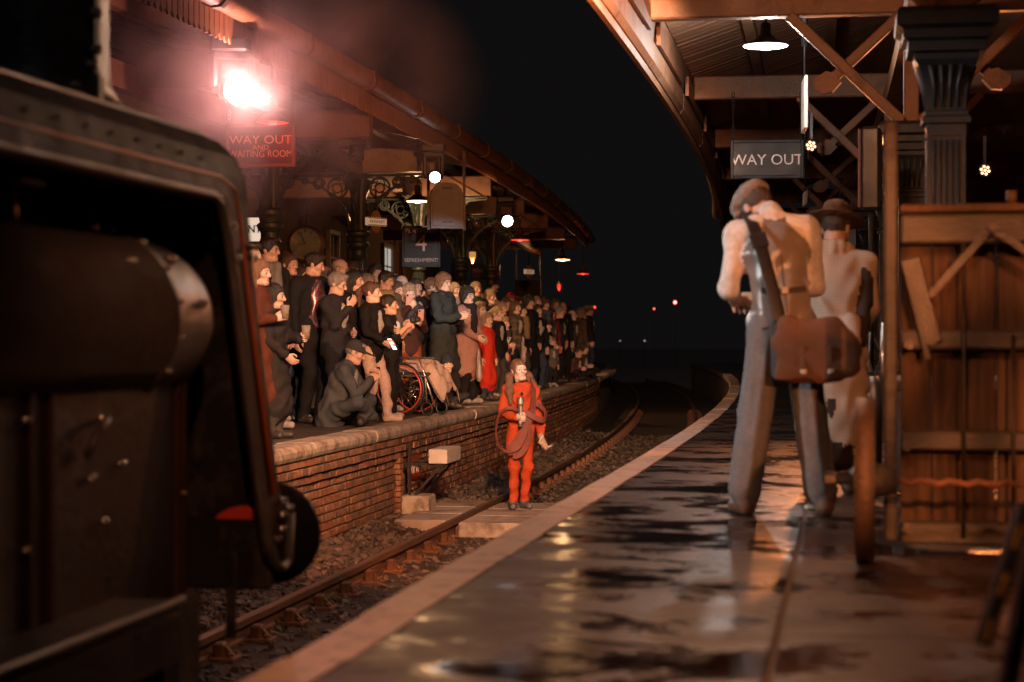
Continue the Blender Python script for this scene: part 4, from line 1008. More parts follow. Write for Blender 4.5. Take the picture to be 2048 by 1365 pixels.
# ================================================================== WOODEN BARROW
M_OAK = mat('barrow_planks', (.135, .075, .04), .6, 0, .35, 3, .45, 30, stretch=(6, 6, .5), wear=.35, wearc=(.10, .055, .03))
M_OAKS = [mat('barrow_plank_%d' % i, c_, .6, 0, .4, 3, .5, 30, stretch=(7, 7, .4), wear=.4 + .1 * i, wearc=w_, wscale=2.5) for i, (c_, w_) in enumerate((((.12, .066, .035), (.05, .03, .02)), ((.15, .085, .05), (.07, .045, .03)), ((.095, .05, .028), (.16, .10, .065)), ((.13, .065, .03), (.045, .025, .015))))]
M_OAKD = mat('barrow_frame_timber', (.105, .092, .085), .5, 0, .3, 4, .4, 30, stretch=(.6, 3, 3), wear=.35, wearc=(.07, .05, .04))
M_STEEL = mat('worn_iron_strap', (.10, .09, .085), .4, .7, .3, 12, .3, 60)
bar = thing('luggage_barrow', (.55, 8.55, 0), 'tall wooden luggage barrow with plank panel and iron braces at the right', 'barrow')
YB = 8.52
for X, zt in ((.185, 1.79), (1.75, 1.79)):
    b = MB(); b.box((X, YB, zt / 2 + .02), (.055, .08, zt - .03), bev=.01); b.build('post', M_OAKD, bar)
for z0, z1 in ((1.28, 1.40), (.84, .92), (.42, .50), (.03, .12)):
    b = MB(); b.box((.97, YB - .03, (z0 + z1) / 2), (1.49, .10, z1 - z0), bev=.01); b.build('rail', M_OAKD, bar)
b = MB(); b.box((.97, YB - .01, 1.425), (1.5, .15, .035), bev=.008); b.build('top_rail', M_OAK, bar)
for k in range(11):
    X = .29 + k * .132; b = MB(); b.box((X, YB + .045 + rnd.uniform(-.004, .004), .70), (.126, .028, 1.2), bev=.005); b.build('plank', M_OAKS[(k * 7 + k // 3) % 4], bar)
for a_, b_ in (((.58, YB - .10, 1.33), (.34, YB - .09, 1.06)), ((.60, YB - .10, 1.33), (.92, YB - .09, 1.12))):
    b = MB(); b.bar(a_, b_, .018, .03); b.build('iron_brace', M_STEEL, bar)
for X in (.48, .68): b = MB(); b.tube((X, YB - .095, .06), (X, YB - .095, 1.28 if X < .5 else .9), .009, n=6); b.build('iron_rod', M_STEEL, bar)
b = MB(); b.bar((.26, YB - .09, 1.22), (.355, YB - .09, .86), .085, .03, up=(0, 1, 0), bev=.006); b.build('slant_plate', M_STEEL, bar)
b = MB(); b.bar((.25, YB - .12, 1.15), (.335, YB - .12, .80), .02, .02, up=(0, 1, 0)); b.build('slant_rod', M_BEAD, bar)
b = MB(); b.tube((.68, YB, 1.44), (.68, YB, 1.50), .022, n=10); b.build('peg', M_OAK, bar)
for X, z in ((.26, .86), (.345, .88), (.25, .44), (.25, .1), (.6, 1.34)):
    b = MB(); b.tube((X, YB - .10, z), (X, YB - .13, z), .022, n=8); b.build('bolt_head', M_STEEL, bar)
b = MB()
pts = [(.06 + 1.5 * k / 40, 7.98 + .09 * k / 40, .325 + .008 * math.sin(k * 2.2) - .01 * math.sin(k / 40 * 3.14)) for k in range(41)]
b.path(pts, .013, 6); b.build('axle_rope', mat('axle_rust', (.32, .15, .08), .7, .2, .3, 20, .6, 60), bar)
def cart_wheel(par, c, r, w, m_rim, m_tyre, name='wheel', yaw=0.0):
    Mx = Matrix.Translation(c) @ Matrix.Rotation(yaw, 4, 'Z')
    def tr(mb): mb.v = [tuple(Mx @ Vector(p)) for p in mb.v]; return mb
    b = MB(); b.lathe([(r * .80, -w / 2), (r * .97, -w / 2), (r * .97, w / 2), (r * .80, w / 2), (r * .80, -w / 2)], (0, 0, 0), 40, axis='X', smooth=False); wh = tr(b).build(name, m_rim, par)
    b = MB(); b.lathe([(r * .972, -w * .46), (r, -w * .44), (r, w * .44), (r * .972, w * .46), (r * .972, -w * .46)], (0, 0, 0), 40, axis='X'); tr(b).build('tyre', m_tyre, wh)
    b = MB(); b.lathe([(.02, -w * .8), (.04, -w * .75), (.06, -w * .5), (.075, 0), (.07, w * .6), (.05, w * 1.6), (.03, w * 1.7)], (0, 0, 0), 16, axis='X'); tr(b).build('hub', m_rim, wh)
    for k in range(10):
        a = k * math.pi / 5; b = MB(); b.bar((0, .05 * math.cos(a), .05 * math.sin(a)), (0, r * .82 * math.cos(a), r * .82 * math.sin(a)), .03, .045); tr(b).build('spoke', m_rim, wh)
cart_wheel(bar, (.075, 7.98, .325), .325, .075, M_OAKD, mat('tyre_iron', (.16, .10, .07), .5, .3, .2, 12, .4, 60), yaw=-.02)
b = MB(); b.box((-.03, 8.0, .33), (.12, .05, .05), bev=.01); b.build('axle_end', M_STEEL, bar)
# second barrow farther back, seen past the ragged coat
b2 = thing('hand_barrow', (.45, 12.3, 0), 'smaller barrow behind with orange lamplight coloured into its wheel', 'barrow')
cart_wheel(b2, (.16, 12.2, .33), .33, .075, mat('orange_lit_wheel_oak', (.42, .21, .10), .6, 0, .25, 5, .3, 40), M_STEEL, yaw=.05)  # orange lamplight on the wheel is put into its oak colour
b = MB(); b.box((.75, 12.3, .62), (1.0, 1.5, .06), bev=.01); b.build('deck', M_OAKD, b2)
for X, Y in ((.30, 11.6), (1.2, 11.6), (.3, 13.0), (1.2, 13.0)): b = MB(); b.box((X, Y, .30), (.07, .07, .58), bev=.01); b.build('leg', M_OAKD, b2)
b = MB(); b.bar((.16, 12.2, .33), (1.2, 12.25, .33), .06, .06); b.build('axle', M_STEEL, b2)
for dx in (0, .07): b = MB(); b.tube((.16 + dx, 12.9, .66), (.06 + dx * 2.6, 13.3, .98), .018, n=8); b.build('handle', mat('polished_handle', (.6, .55, .5), .2, .8, .1), b2)
# black and yellow trestle legs at the right edge
M_YEL = mat('hazard_yellow', (.55, .33, .06), .5, 0, .15)
tr_ = thing('striped_trestle', at(2020, 1365, 4.3).xy.to_3d(), 'black and yellow striped trestle legs at the right edge of the frame', 'trestle')
for (pa, pb) in (((2050, 1010), (1965, 1290)), ((2085, 1000), (2010, 1400))):
    zc_ = 4.3 if pa[0] < 2080 else 3.9
    a_, b_ = at(*pa, zc_), at(*pb, zc_); n = 6
    b = MB(); b.bar(a_, b_, .045, .03, mi=0); b.build('leg', M_HEAD, tr_)
    for k in range(1, n, 2):
        q0 = a_.lerp(b_, k / n - .02); q1 = a_.lerp(b_, (k + .8) / n)
        off = Vector((-.001, -.017, 0)); b = MB(); b.bar(q0 + off, q1 + off, .03, .004); b.build('stripe', M_YEL, tr_)
for a_, b_ in (((.62, 4.05, .55), (1.42, 4.05, 2.0)), ((1.78, 4.05, .75), (.98, 4.05, 2.0)), ((.75, 4.05, 1.05), (1.65, 4.05, 1.05)), ((1.2, 4.05, .03), (1.2, 4.05, 2.0))):
    b = MB(); b.bar(a_, b_, .06, .03, up=(0, 1, 0)); b.build('shadow_bar', M_HEAD, tr_)  # unseen bars added to throw a shadow pattern on the barrow
# small things on the wet platform
c = at(1632, 1024, 10.3); m = MB(); m.box((c.x, c.y, .012), (.11, .07, .02), rz=.2, bev=.004)
tag(m.build('paper_packet', mat('white_packet', (.7, .66, .62), .5, 0, .2, 40)), 'small crumpled white packet on the platform by the shoe of the man in the cap', 'packet')

# ================================================================== PEOPLE: bodies grown as one skin over posed limbs
def surface_net(D, xs, ys, zs, M):
    S = D < 0
    nx, ny, nz = D.shape
    cs = np.zeros((nx - 1, ny - 1, nz - 1), np.int8)
    offs = [(i, j, k) for i in (0, 1) for j in (0, 1) for k in (0, 1)]
    for i, j, k in offs: cs += S[i:nx - 1 + i, j:ny - 1 + j, k:nz - 1 + k]
    act = (cs > 0) & (cs < 8); I, J, K = np.nonzero(act); n = len(I)
    idx = -np.ones(cs.shape, np.int32); idx[I, J, K] = np.arange(n)
    vals = {o: D[I + o[0], J + o[1], K + o[2]] for o in offs}
    acc = np.zeros((n, 3)); cnt = np.zeros(n)
    for o in offs:
        for ax in range(3):
            if o[ax]: continue
            q = list(o); q[ax] = 1; q = tuple(q); a, b = vals[o], vals[q]; m = (a < 0) != (b < 0)
            t = np.where(m, a / np.where(a == b, 1, a - b), 0)
            for c in range(3): acc[:, c] += np.where(m, o[c] + (t if c == ax else 0), 0)
            cnt += m
    acc /= cnt[:, None]; acc += np.stack([I, J, K], 1)
    V = np.stack([np.interp(acc[:, c], np.arange(len(g)), g) for c, g in enumerate((xs, ys, zs))], 1)
    F = []; MM = []
    for ax in range(3):
        sl0 = [slice(None)] * 3; sl1 = [slice(None)] * 3; sl0[ax] = slice(0, -1); sl1[ax] = slice(1, None)
        A, B = S[tuple(sl0)], S[tuple(sl1)]; e = A != B
        u, w = [(1, 2), (2, 0), (0, 1)][ax]
        sh = list(e.shape); lim = np.zeros_like(e); q = [slice(None)] * 3; q[u] = slice(1, sh[u] - 1); q[w] = slice(1, sh[w] - 1); lim[tuple(q)] = True
        P = np.stack(np.nonzero(e & lim), 1)
        if not len(P): continue
        def cell(du, dw):
            c = P.copy(); c[:, u] += du; c[:, w] += dw; return idx[c[:, 0], c[:, 1], c[:, 2]]
        quad = np.stack([cell(-1, -1), cell(0, -1), cell(0, 0), cell(-1, 0)], 1)
        ins = A[P[:, 0], P[:, 1], P[:, 2]]
        quad[~ins] = quad[~ins][:, ::-1]
        P2 = P.copy(); P2[~ins, ax] += 1
        F.append(quad); MM.append(M[P2[:, 0], P2[:, 1], P2[:, 2]])
    return V, np.concatenate(F), np.concatenate(MM)
def A3(v): return np.array(v, float)
class Skin:
    """smooth union of tapered limbs; every piece carries a material number"""
    def __init__(s): s.p = []
    def cone(s, a, b, ra, rb, m=0, k=.03, flat=None, q=1.0, sub=False): s.p.append(('c', A3(a), A3(b), ra, rb, m, k, None if flat is None else A3(flat) / np.linalg.norm(flat), q, sub)); return s
    def ball(s, a, r, m=0, k=.02, sub=False): s.p.append(('e', A3(a), A3(r) if not np.isscalar(r) else A3((r, r, r)), 0, 0, m, k, None, 1, sub)); return s
    def grow(s, res, fold=None, pad=.03, zres=None):
        lo = np.full(3, 9.); hi = np.full(3, -9.)
        for t, a, b, ra, rb, m, k, fl, q, sub in s.p:
            if sub: continue
            if t == 'c': r = max(ra, rb); lo = np.minimum(lo, np.minimum(a, b) - r); hi = np.maximum(hi, np.maximum(a, b) + r)
            else: lo = np.minimum(lo, a - b); hi = np.maximum(hi, a + b)
        lo -= pad; hi += pad
        g = [np.arange(lo[c], hi[c] + res, res) for c in range(3)]
        D = np.full([len(x) for x in g], .2, np.float32); Dm = np.full(D.shape, 9, np.float32); M = np.zeros(D.shape, np.int8)
        for t, a, b, ra, rb, m, k, fl, q, sub in s.p:
            if t == 'c': r = max(ra, rb); l, h = np.minimum(a, b) - r - .05 - k, np.maximum(a, b) + r + .05 + k
            else: l, h = a - b - .05 - k, a + b + .05 + k
            i0 = [int(np.searchsorted(g[c], l[c])) for c in range(3)]; i1 = [int(np.searchsorted(g[c], h[c])) for c in range(3)]
            if min(y - x for x, y in zip(i0, i1)) <= 0: continue
            X = g[0][i0[0]:i1[0]][:, None, None]; Y = g[1][i0[1]:i1[1]][None, :, None]; Z = g[2][i0[2]:i1[2]][None, None, :]
            px, py, pz = X - a[0], Y - a[1], Z - a[2]
            if t == 'c':
                ba = b - a
                if fl is not None:
                    dn = (px * fl[0] + py * fl[1] + pz * fl[2]) * (1 / q - 1); px = px + dn * fl[0]; py = py + dn * fl[1]; pz = pz + dn * fl[2]
                L2 = max(1e-9, float(ba @ ba)); tt = np.clip((px * ba[0] + py * ba[1] + pz * ba[2]) / L2, 0, 1)
                d = np.sqrt((px - tt * ba[0]) ** 2 + (py - tt * ba[1]) ** 2 + (pz - tt * ba[2]) ** 2) - (ra + (rb - ra) * tt)
                if fl is not None: d = d * (q if q < 1 else 1)
            else:
                k0 = np.sqrt((px / b[0]) ** 2 + (py / b[1]) ** 2 + (pz / b[2]) ** 2); d = (k0 - 1) * b.min() * np.where(k0 < 1, 1, 1)
                k1 = np.sqrt((px / b[0] ** 2) ** 2 + (py / b[1] ** 2) ** 2 + (pz / b[2] ** 2) ** 2) + 1e-9; d = k0 * (k0 - 1) / k1
            sl = tuple(slice(x, y) for x, y in zip(i0, i1)); d = d.astype(np.float32); o = D[sl]
            if sub:
                h_ = np.maximum(k - np.abs(-d - o), 0) / k; D[sl] = np.maximum(o, -d) + h_ * h_ * k * .25
            else:
                h_ = np.maximum(k - np.abs(d - o), 0) / k; D[sl] = np.minimum(o, d) - h_ * h_ * k * .25
                mk = d < Dm[sl]; M[sl] = np.where(mk, m, M[sl]); Dm[sl] = np.where(mk, d, Dm[sl])
        if fold is not None: D += fold(g[0][:, None, None], g[1][None, :, None], g[2][None, None, :], M).astype(np.float32)
        return surface_net(D, g[0], g[1], g[2], M)

# material numbers inside a person: 0 skin 1 eye 2 iris 3 lips 4 brow 5 top 6 trousers 7 shoes 8 shirt 9 extra
def head_template(kind, res=.0056):
    s = Skin(); f = kind == 'f'; jw = .047 if f else .053
    s.ball((0, -.008, .145), (.073, .093, .088), 0)
    s.ball((0, .026, .084), (jw, .062, .080), 0, .03)
    s.cone((-.014, .070, .022), (.014, .070, .022), .018, .018, 0, .03)
    s.cone((-.034, .072, .128), (.034, .072, .128), .017, .017, 0, .02)
    for sx in (-1, 1):
        s.ball((sx * .038, .060, .092), (.022, .024, .020), 0, .02)
        s.cone((sx * (.040 if f else .045), .0, .036), (sx * .022, .058, .020), .014, .014, 0, .03)
        s.ball((sx * .0305, .1, .1125), (.017, .016, .0125), 0, .012, sub=True)
        s.ball((sx * .0305, .0735, .1125), .0145, 1, .002)
        s.ball((sx * .0305, .0845, .1125), .0066, 2, .001)
        s.cone((sx * .016, .0895, .1305), (sx * .048, .079, .132), .0036, .003, 4, .004)
        s.cone((sx * .018, .0875, .1215), (sx * .044, .079, .1195), .004, .004, 0, .005)
        s.ball((sx * .0755, -.008, .108), (.010, .020, .031), 0, .008)
        s.ball((sx * .012, .098, .082), (.010, .012, .009), 0, .01)
    s.cone((0, .088, .122), (0, .106, .088), .009, .013, 0, .014)
    s.cone((-.020, .0865, .0545), (.020, .0865, .0545), .0042, .0042, 3, .005)
    s.cone((-.017, .0865, .046), (.017, .0865, .046), .0048, .0048, 3, .005)
    s.cone((0, -.022, -.10), (0, -.018, .06), .056 if not f else .048, .054 if not f else .047, 0, .03)
    return s.grow(res)
HEADS = {k: head_template(k) for k in 'mf'}; HEADS_C = {k: head_template(k, .0082) for k in 'mf'}
def hand_template(pose, res=.0046):
    """wrist at the origin, fingers along +y, palm facing -z, thumb on +x"""
    s = Skin(); s.cone((0, -.05, 0), (0, .02, 0), .026, .028, 0, .02, (0, 0, 1), .7)
    s.cone((-.012, .03, 0), (-.014, .082, 0), .027, .030, 0, .02, (0, 0, 1), .45); s.cone((.012, .03, 0), (.016, .082, 0), .027, .028, 0, .02, (0, 0, 1), .45)
    L = [.070, .080, .074, .058]; X0 = [.033, .012, -.010, -.031]
    for i in range(4):
        curl = {'relax': .42, 'grip': 1.25, 'hold': .75, 'flat': .08}[pose] * (1 + .08 * i); spread = (.12 - .08 * i)
        if pose == 'flat': spread *= 2.2
        p = np.array([X0[i], .092 - .004 * abs(i - 1.2), 0.]); a = curl * .55; r = .0096 - .0008 * (i == 3)
        for seg, fr in enumerate((.45, .32, .25)):
            d = np.array([math.sin(spread) * math.cos(a), math.cos(a), -math.sin(a)]); q = p + d * L[i] * fr; s.cone(p, q, r, r * .92, 0, .006); p = q; a += curl; r *= .93
    a = {'relax': .5, 'grip': 1.0, 'hold': .8, 'flat': .2}[pose]
    p0 = np.array([.030, .022, -.004]); p1 = p0 + np.array([.028, .030, -.012 - .012 * a]); p2 = p1 + np.array([.012 - .02 * a, .028, -.010 - .014 * a]); p3 = p2 + np.array([-.004 - .012 * a, .020, -.006])
    s.cone(p0, p1, .016, .0125, 0, .014); s.cone(p1, p2, .0115, .0105, 0, .006); s.cone(p2, p3, .0105, .0085, 0, .006)
    return s.grow(res)
HANDS = {k: hand_template(k) for k in ('relax', 'grip', 'hold', 'flat')}; HANDS_C = {k: hand_template(k, .0068) for k in ('relax', 'grip', 'hold', 'flat')}
def strands(amp, fx, fz):
    def f(x, y, z, M):
        an = np.arctan2(x, -y + .001); return amp * (np.sin(an * fx + 2.2 * np.sin(z * 21)) + .6 * np.sin(an * fx * 2.3 + z * 60) + .5 * np.sin(z * fz + an * 7))
    return f
def blobs(amp, fr):
    def f(x, y, z, M): return amp * (np.sin(x * fr + 1.3 * np.sin(z * fr * .6)) * np.sin(y * fr * 1.1 + 2 * np.sin(x * fr * .5)) * np.sin(z * fr * .93 + 1.7 * np.sin(y * fr * .7)) + .5 * np.sin(x * fr * 2.1 + z * fr) * np.sin(y * fr * 1.9 - z * fr * 1.3))
    return f
def hair_mesh(style):
    s = Skin(); fold = strands(.0038, 30, 46)
    cap = lambda o, m=0: s.ball((0, -.012, .148), (.073 + o, .093 + o, .088 + o), m)
    cut = lambda z=.150, y=.03: (s.cone((-.03, .115, z - .06), (.03, .115, z - .06), .075, .075, 0, .012, sub=True), s.ball((0, .06, .02), (.10, .085, .075), 0, .012, sub=True))
    if style == 'short': cap(.011); s.ball((0, .06, .21), (.055, .04, .024), 0, .02); cut(); s.ball((0, .03, .03), (.12, .10, .075), 0, .01, sub=True); s.ball((0, -.05, .0), (.12, .1, .05), 0, .01, sub=True)
    elif style == 'spiky': cap(.016); s.ball((0, .06, .222), (.06, .04, .032), 0, .02); cut(); s.ball((0, .03, .03), (.12, .10, .075), 0, .01, sub=True); s.ball((0, -.05, .0), (.12, .1, .05), 0, .01, sub=True); fold = blobs(.008, 130)
    elif style == 'bald':
        cap(.006); s.ball((0, .02, .215), (.105, .14, .085), 0, .01, sub=True); s.ball((0, .06, .04), (.12, .085, .1), 0, .01, sub=True); s.ball((0, .09, .12), (.06, .07, .1), 0, .01, sub=True); s.ball((0, -.05, .0), (.12, .1, .05), 0, .01, sub=True)
    elif style == 'curly': cap(.030); s.ball((0, -.03, .07), (.09, .09, .09), 0, .04); cut(.145); fold = blobs(.010, 95)
    elif style in ('long', 'bob', 'wavy'):
        cap(.013); z = {'long': -.17, 'bob': -.005, 'wavy': -.12}[style]
        for sx in (-1, 1):
            s.cone((sx * .068, .01, .13), (sx * .076, .012, z), .024, .022, 0, .03); s.cone((sx * .05, -.055, .12), (sx * .062, -.055, z - .02), .04, .034, 0, .03)
        s.cone((0, -.07, .12), (0, -.078, z - .03), .05, .04, 0, .03); cut(.152)
        fold = strands(.0048, 34, 30) if style != 'wavy' else blobs(.007, 80)
    elif style == 'pony': cap(.009); s.cone((0, -.10, .17), (0, -.15, .12), .03, .034, 0, .02); s.cone((0, -.15, .12), (0, -.14, -.08), .036, .012, 0, .03); cut(.158); s.ball((0, .03, .03), (.12, .10, .078), 0, .01, sub=True)
    elif style == 'updo': cap(.012); s.ball((0, -.06, .235), (.042, .042, .036), 0, .02); s.cone((.05, .06, .17), (.062, .055, .07), .01, .007, 0, .012); cut(.152); fold = blobs(.004, 120)
    elif style == 'bunches':
        cap(.010); cut(.156)
        for sx in (-1, 1):
            s.cone((sx * .075, -.03, .10), (sx * .115, -.025, .06), .026, .036, 0, .02); s.cone((sx * .115, -.02, .06), (sx * .15, .01, -.10), .040, .046, 0, .03); s.cone((sx * .15, .01, -.10), (sx * .165, .02, -.24), .044, .016, 0, .03)
        fold = blobs(.006, 90)
    elif style == 'beanie': cap(.020); s.ball((0, -.03, .23), (.055, .06, .035), 0, .04); s.cone((0, .06, .0), (0, .10, .08), .10, .06, 0, .01, sub=True); s.ball((0, .02, .01), (.2, .2, .115), 0, .01, sub=True); fold = strands(.0016, 60, 220)
    elif style == 'basecap':
        cap(.014); s.ball((0, .0, .03), (.2, .2, .115), 0, .008, sub=True); s.cone((-.03, .085, .150), (-.028, .165, .140), .036, .030, 0, .02, (0, 0, 1), .18); s.cone((.03, .085, .150), (.028, .165, .140), .036, .030, 0, .02, (0, 0, 1), .18); fold = None
    elif style == 'flatcap':
        s.ball((0, .005, .196), (.103, .125, .042), 0); s.ball((0, -.045, .178), (.088, .075, .045), 0, .03); s.cone((-.035, .095, .163), (.035, .095, .163), .035, .035, 0, .02, (0, 0, 1), .25)
        s.ball((0, -.0, .10), (.082, .099, .075), 0, .01, sub=True); fold = strands(.0016, 8, 60)
    elif style == 'brimhat':
        s.ball((0, -.01, .215), (.085, .1, .075), 0); s.ball((0, .0, .31), (.05, .06, .03), 0, .03, sub=True); s.ball((0, -.01, .170), (.165, .185, .018), 0, .02); fold = blobs(.003, 40)
    elif style == 'hood': cap(.045); s.ball((0, -.05, .03), (.10, .09, .09), 0, .05); s.cone((0, .06, .10), (0, .14, .10), .085, .095, 0, .02, sub=True); fold = blobs(.004, 50)
    V, F, M = s.grow(.0088 if style not in ('basecap', 'flatcap', 'brimhat') else .006, fold)
    me = bpy.data.meshes.new('hair_' + style); me.from_pydata(V.tolist(), [], F.tolist()); me.polygons.foreach_set('use_smooth', [True] * len(F)); me.update(); return me
HAIRM = {}
def M_skin(c):
    k = 'skin_%03d' % int(c[0] * 999 + c[1] * 77)
    if k in MATS: return MATS[k]
    m = mat(k, c, .48, 0, .10, 30, .12, 250, .4); b = m.node_tree.nodes['Principled BSDF']; b.inputs['Subsurface Weight'].default_value = .12; b.inputs['Subsurface Radius'].default_value = (.02, .008, .004); b.inputs['Subsurface Scale'].default_value = .6
    return m
M_EYE = mat('eye_darkened', (.26, .23, .21), .25, 0, .05); M_IRIS = mat('iris_dark', (.02, .016, .013), .15)  # eye white is darkened so the socket shade reads from afar
def frame_mat(o, y, z):
    """matrix whose y axis is y and whose -z axis turns towards 'z'"""
    y = Vector(y).normalized(); zz = -(Vector(z) - y * Vector(z).dot(y))
    zz = zz.normalized() if zz.length > 1e-4 else y.orthogonal().normalized(); x = y.cross(zz)
    return np.array([[x.x, y.x, zz.x, o[0]], [x.y, y.y, zz.y, o[1]], [x.z, y.z, zz.z, o[2]], [0, 0, 0, 1]])
def ik(a, b, l1, l2, pole):
    a, b, pole = A3(a), A3(b), A3(pole); d = b - a; L = np.linalg.norm(d); mx = (l1 + l2) * .995
    if L > mx: b = a + d / L * mx; d = b - a; L = mx
    u = d / L; c = (l1 * l1 + L * L - l2 * l2) / (2 * l1 * L); c = min(1, max(-1, c)); h = l1 * math.sqrt(max(0, 1 - c * c))
    p = pole - u * (pole @ u); p = p / (np.linalg.norm(p) + 1e-9); return a + u * (l1 * c) + p * h, b
def folds(amp, seed, puff=0.0, legf=1.0):
    r_ = np.random.default_rng(seed); ph = r_.random(8) * 6.28; fr = 18 + 14 * r_.random(4)
    def f(x, y, z, M):
        z = z + .025 * np.sin(x * 14 + y * 9 + ph[5]); w = 1.3 * np.sin(z * 23 + x * 19 * np.sign(ph[6] - 3.1) + y * 12 + 2.2 * np.sin(x * 11 + z * 7 + ph[6])) * (.55 + .45 * np.sin(x * 8 - z * 10 + ph[7])) + .8 * np.sin(z * fr[0] + 4 * np.sin(x * 9 + ph[0]) + 3 * np.sin(y * 8 + ph[1])) * np.sin(x * 13 + y * 11 + ph[2]) + .6 * np.sin(z * fr[1] * 1.7 + 5 * np.sin(y * 10 + ph[3]) + x * 17) + .5 * np.sin((x - y) * 31 + z * 9 + ph[4])
        q = np.isin(M, (5, 6, 8, 9)); d = np.where(q, amp * w, 0); d = np.where(M == 6, d * legf, d)
        if puff: d = d - np.where(M == 5, puff * np.abs(np.sin(z * 32)), 0)
        return d
    return f
def ang(a):
    """heading for somebody whose front points a degrees from the lens (0 = to us, 90 = to the right of the picture)"""
    a = R(a); d = Vector((ST, -CT, 0)) * math.cos(a) + RIGHT * math.sin(a); return math.atan2(-d.x, d.y)
def person(label, pos, height, face, look=None, pitch=0.0, hair=('short', (.05, .03, .02)), skin=(.62, .40, .30), top=(.03, .03, .035), legs=(.03, .03, .035), shoes=(.04, .035, .03),
           style='jacket', rhand=None, lhand=None, rpose='relax', lpose='relax', rpalm=None, lpalm=None, feet=None, lean=0.0, side=0.0, sex='m', fat=1.0, hat=None, glasses=False, shirt=(.35, .33, .32), res=.0135, group='crowd watching from the far platform', joints=None, amp=.0072, puff=0.0, sleeves='long', skirt=None, extra=None, collar=True, tilt=0.0, name='person', fmat=None, legf=.8):
    hs = .90 + .10 * min(1, max(0, (height - 1.0) / .7)); hh = .232 * hs; k = (height - hh) / 1.518
    look = face if look is None else look
    s = Skin(); j = joints or {}
    g = lambda n, d: A3(j[n]) if n in j else A3(d)
    P = g('pelvis', (0, 0, .93 * k)); ln = R(lean); sd = R(side)
    up = np.array([math.sin(sd), math.sin(ln), math.cos(ln) * math.cos(sd)]); up /= np.linalg.norm(up)
    if 'up' in j: up = A3(j['up']) / np.linalg.norm(j['up'])
    fw = np.array([0, math.cos(ln), -math.sin(ln)]); rt = np.array([math.cos(sd), 0, -math.sin(sd)])
    chest = P + up * .36 * k; nb = P + up * .545 * k; shl = P + up * .495 * k
    hd_ = nb + up * .045 * k + fw * .012 * k + (A3(j['headoff']) if 'headoff' in j else 0)
    B = fat * k ** .5 * (1 if height > 1.3 else .88)
    wide = .192 if sex == 'm' else .168
    Rs, Ls = shl + rt * wide * k, shl - rt * wide * k
    Rh, Lh = P + rt * .085 * k, P - rt * .085 * k
    c = .014 if style in ('jacket', 'long', 'puffer', 'robe') else .006
    # legs
    ft = feet or ((.10, .0), (-.10, .02))
    for n, h_, (fx, fy) in (('r', Rh, ft[0]), ('l', Lh, ft[1])):
        an = g(n + 'ankle', (fx * k, fy * k, .085 * k)); kn, an = ik(h_, an, .435 * k, .43 * k, g(n + 'pole', (0.08 * (1 if n == 'r' else -1), 1, 0)))
        s.cone(h_, kn, .092 * B, .068 * B, 5 if style in ('long', 'robe') else 6, .04); s.cone(kn, an, .066 * B, .055 * B, 6, .03)
        toe = g(n + 'toe', (an[0] + .03 * (1 if n == 'r' else -1), an[1] + .15 * k, .035 * k)); heel = an + A3((0, -.03 * k, 0)); heel[2] = min(heel[2], max(.04 * k, an[2] - .045)) if n + 'toe' not in j else an[2]
        s.cone(heel, toe, .043 * k ** .5, .036 * k ** .5, 7, .02); s.cone(an, heel, .045, .045, 7, .01)
    s.cone(P - up * .02, P + up * .10 * k, .128 * B, .125 * B, 6, .05, fw, .82)
    # trunk
    if style == 'shirt': s.cone(P + up * .10 * k, chest, .122 * B, .138 * B, 5, .05, fw, .74); s.cone(chest, chest + up * .07 * k, .138 * B, .12 * B, 5, .05, fw, .74)
    else: s.cone(P + up * .0 * k, chest, .124 * B + c, .144 * B + c, 5, .03, fw, .78); s.cone(chest, chest + up * .08 * k, .143 * B + c, .12 * B + c, 5, .05, fw, .74)
    if style == 'jacket': s.cone(P - up * .05 * k, P + up * .08 * k, .148 * B + c, .145 * B + c, 5, .010, fw, .82)
    if style in ('long', 'robe'):
        z = skirt if skirt is not None else .52; e = P.copy(); e[2] = z * k; e[1] += .02
        s.cone(P + up * .05 * k, e, .148 * B + c, .185 * B + c, 5, .05, fw, .80)
    elif skirt is not None:
        e = P.copy(); e[2] = skirt * k; s.cone(P + up * .05 * k, e, .135 * B, .17 * B, 6, .05, fw, .85)
    s.cone(Rs - rt * .03 * k, Ls + rt * .03 * k, .062 * k + c, .062 * k + c, 5, .06)
    s.cone(nb - up * .04 * k, nb + up * .02 * k, .075 * k + c * .5, .062 * k, 5 if collar else 8, .03)
    if style == 'jacket' and collar: s.ball(chest + fw * (.105 * B + c) - up * .02, (.05 * B, .03, .15 * k), 8, .008)
    # arms
    wrists = {}
    for n, S_, tgt in (('r', Rs, rhand), ('l', Ls, lhand)):
        sg = 1 if n == 'r' else -1
        t = A3(tgt) * k if tgt is not None else A3((sg * .25 * k, .04 * k, .80 * k)) + up * 0
        el, wr = ik(S_, t, .285 * k, .255 * k, g(n + 'elbow', (sg * .55, -.8, -.4)))
        rr = .056 * B ** .6 * k ** .5 + c * .8
        s.cone(S_, el, rr, rr * .84, 5, .022)
        if sleeves == 'long': s.cone(el, wr, rr * .84, rr * .66, 5, .02)
        else:
            m_ = el + (wr - el) * .12; s.cone(el, m_, rr * .9, rr * .92, 5, .015); s.cone(m_, wr, .043 * k ** .5, .031 * k ** .5, 0, .01)
        wrists[n] = (el, wr)
    if extra: extra(s, dict(P=P, up=up, fw=fw, rt=rt, chest=chest, nb=nb, k=k, B=B, c=c, Rs=Rs, Ls=Ls))
    V, F, M = s.grow(res, folds(amp, int(abs(pos[0] * 977 + pos[1] * 131)) + 1, puff, legf))
    Vs, Fs, Ms = [V], [F], [M]; n0 = len(V)
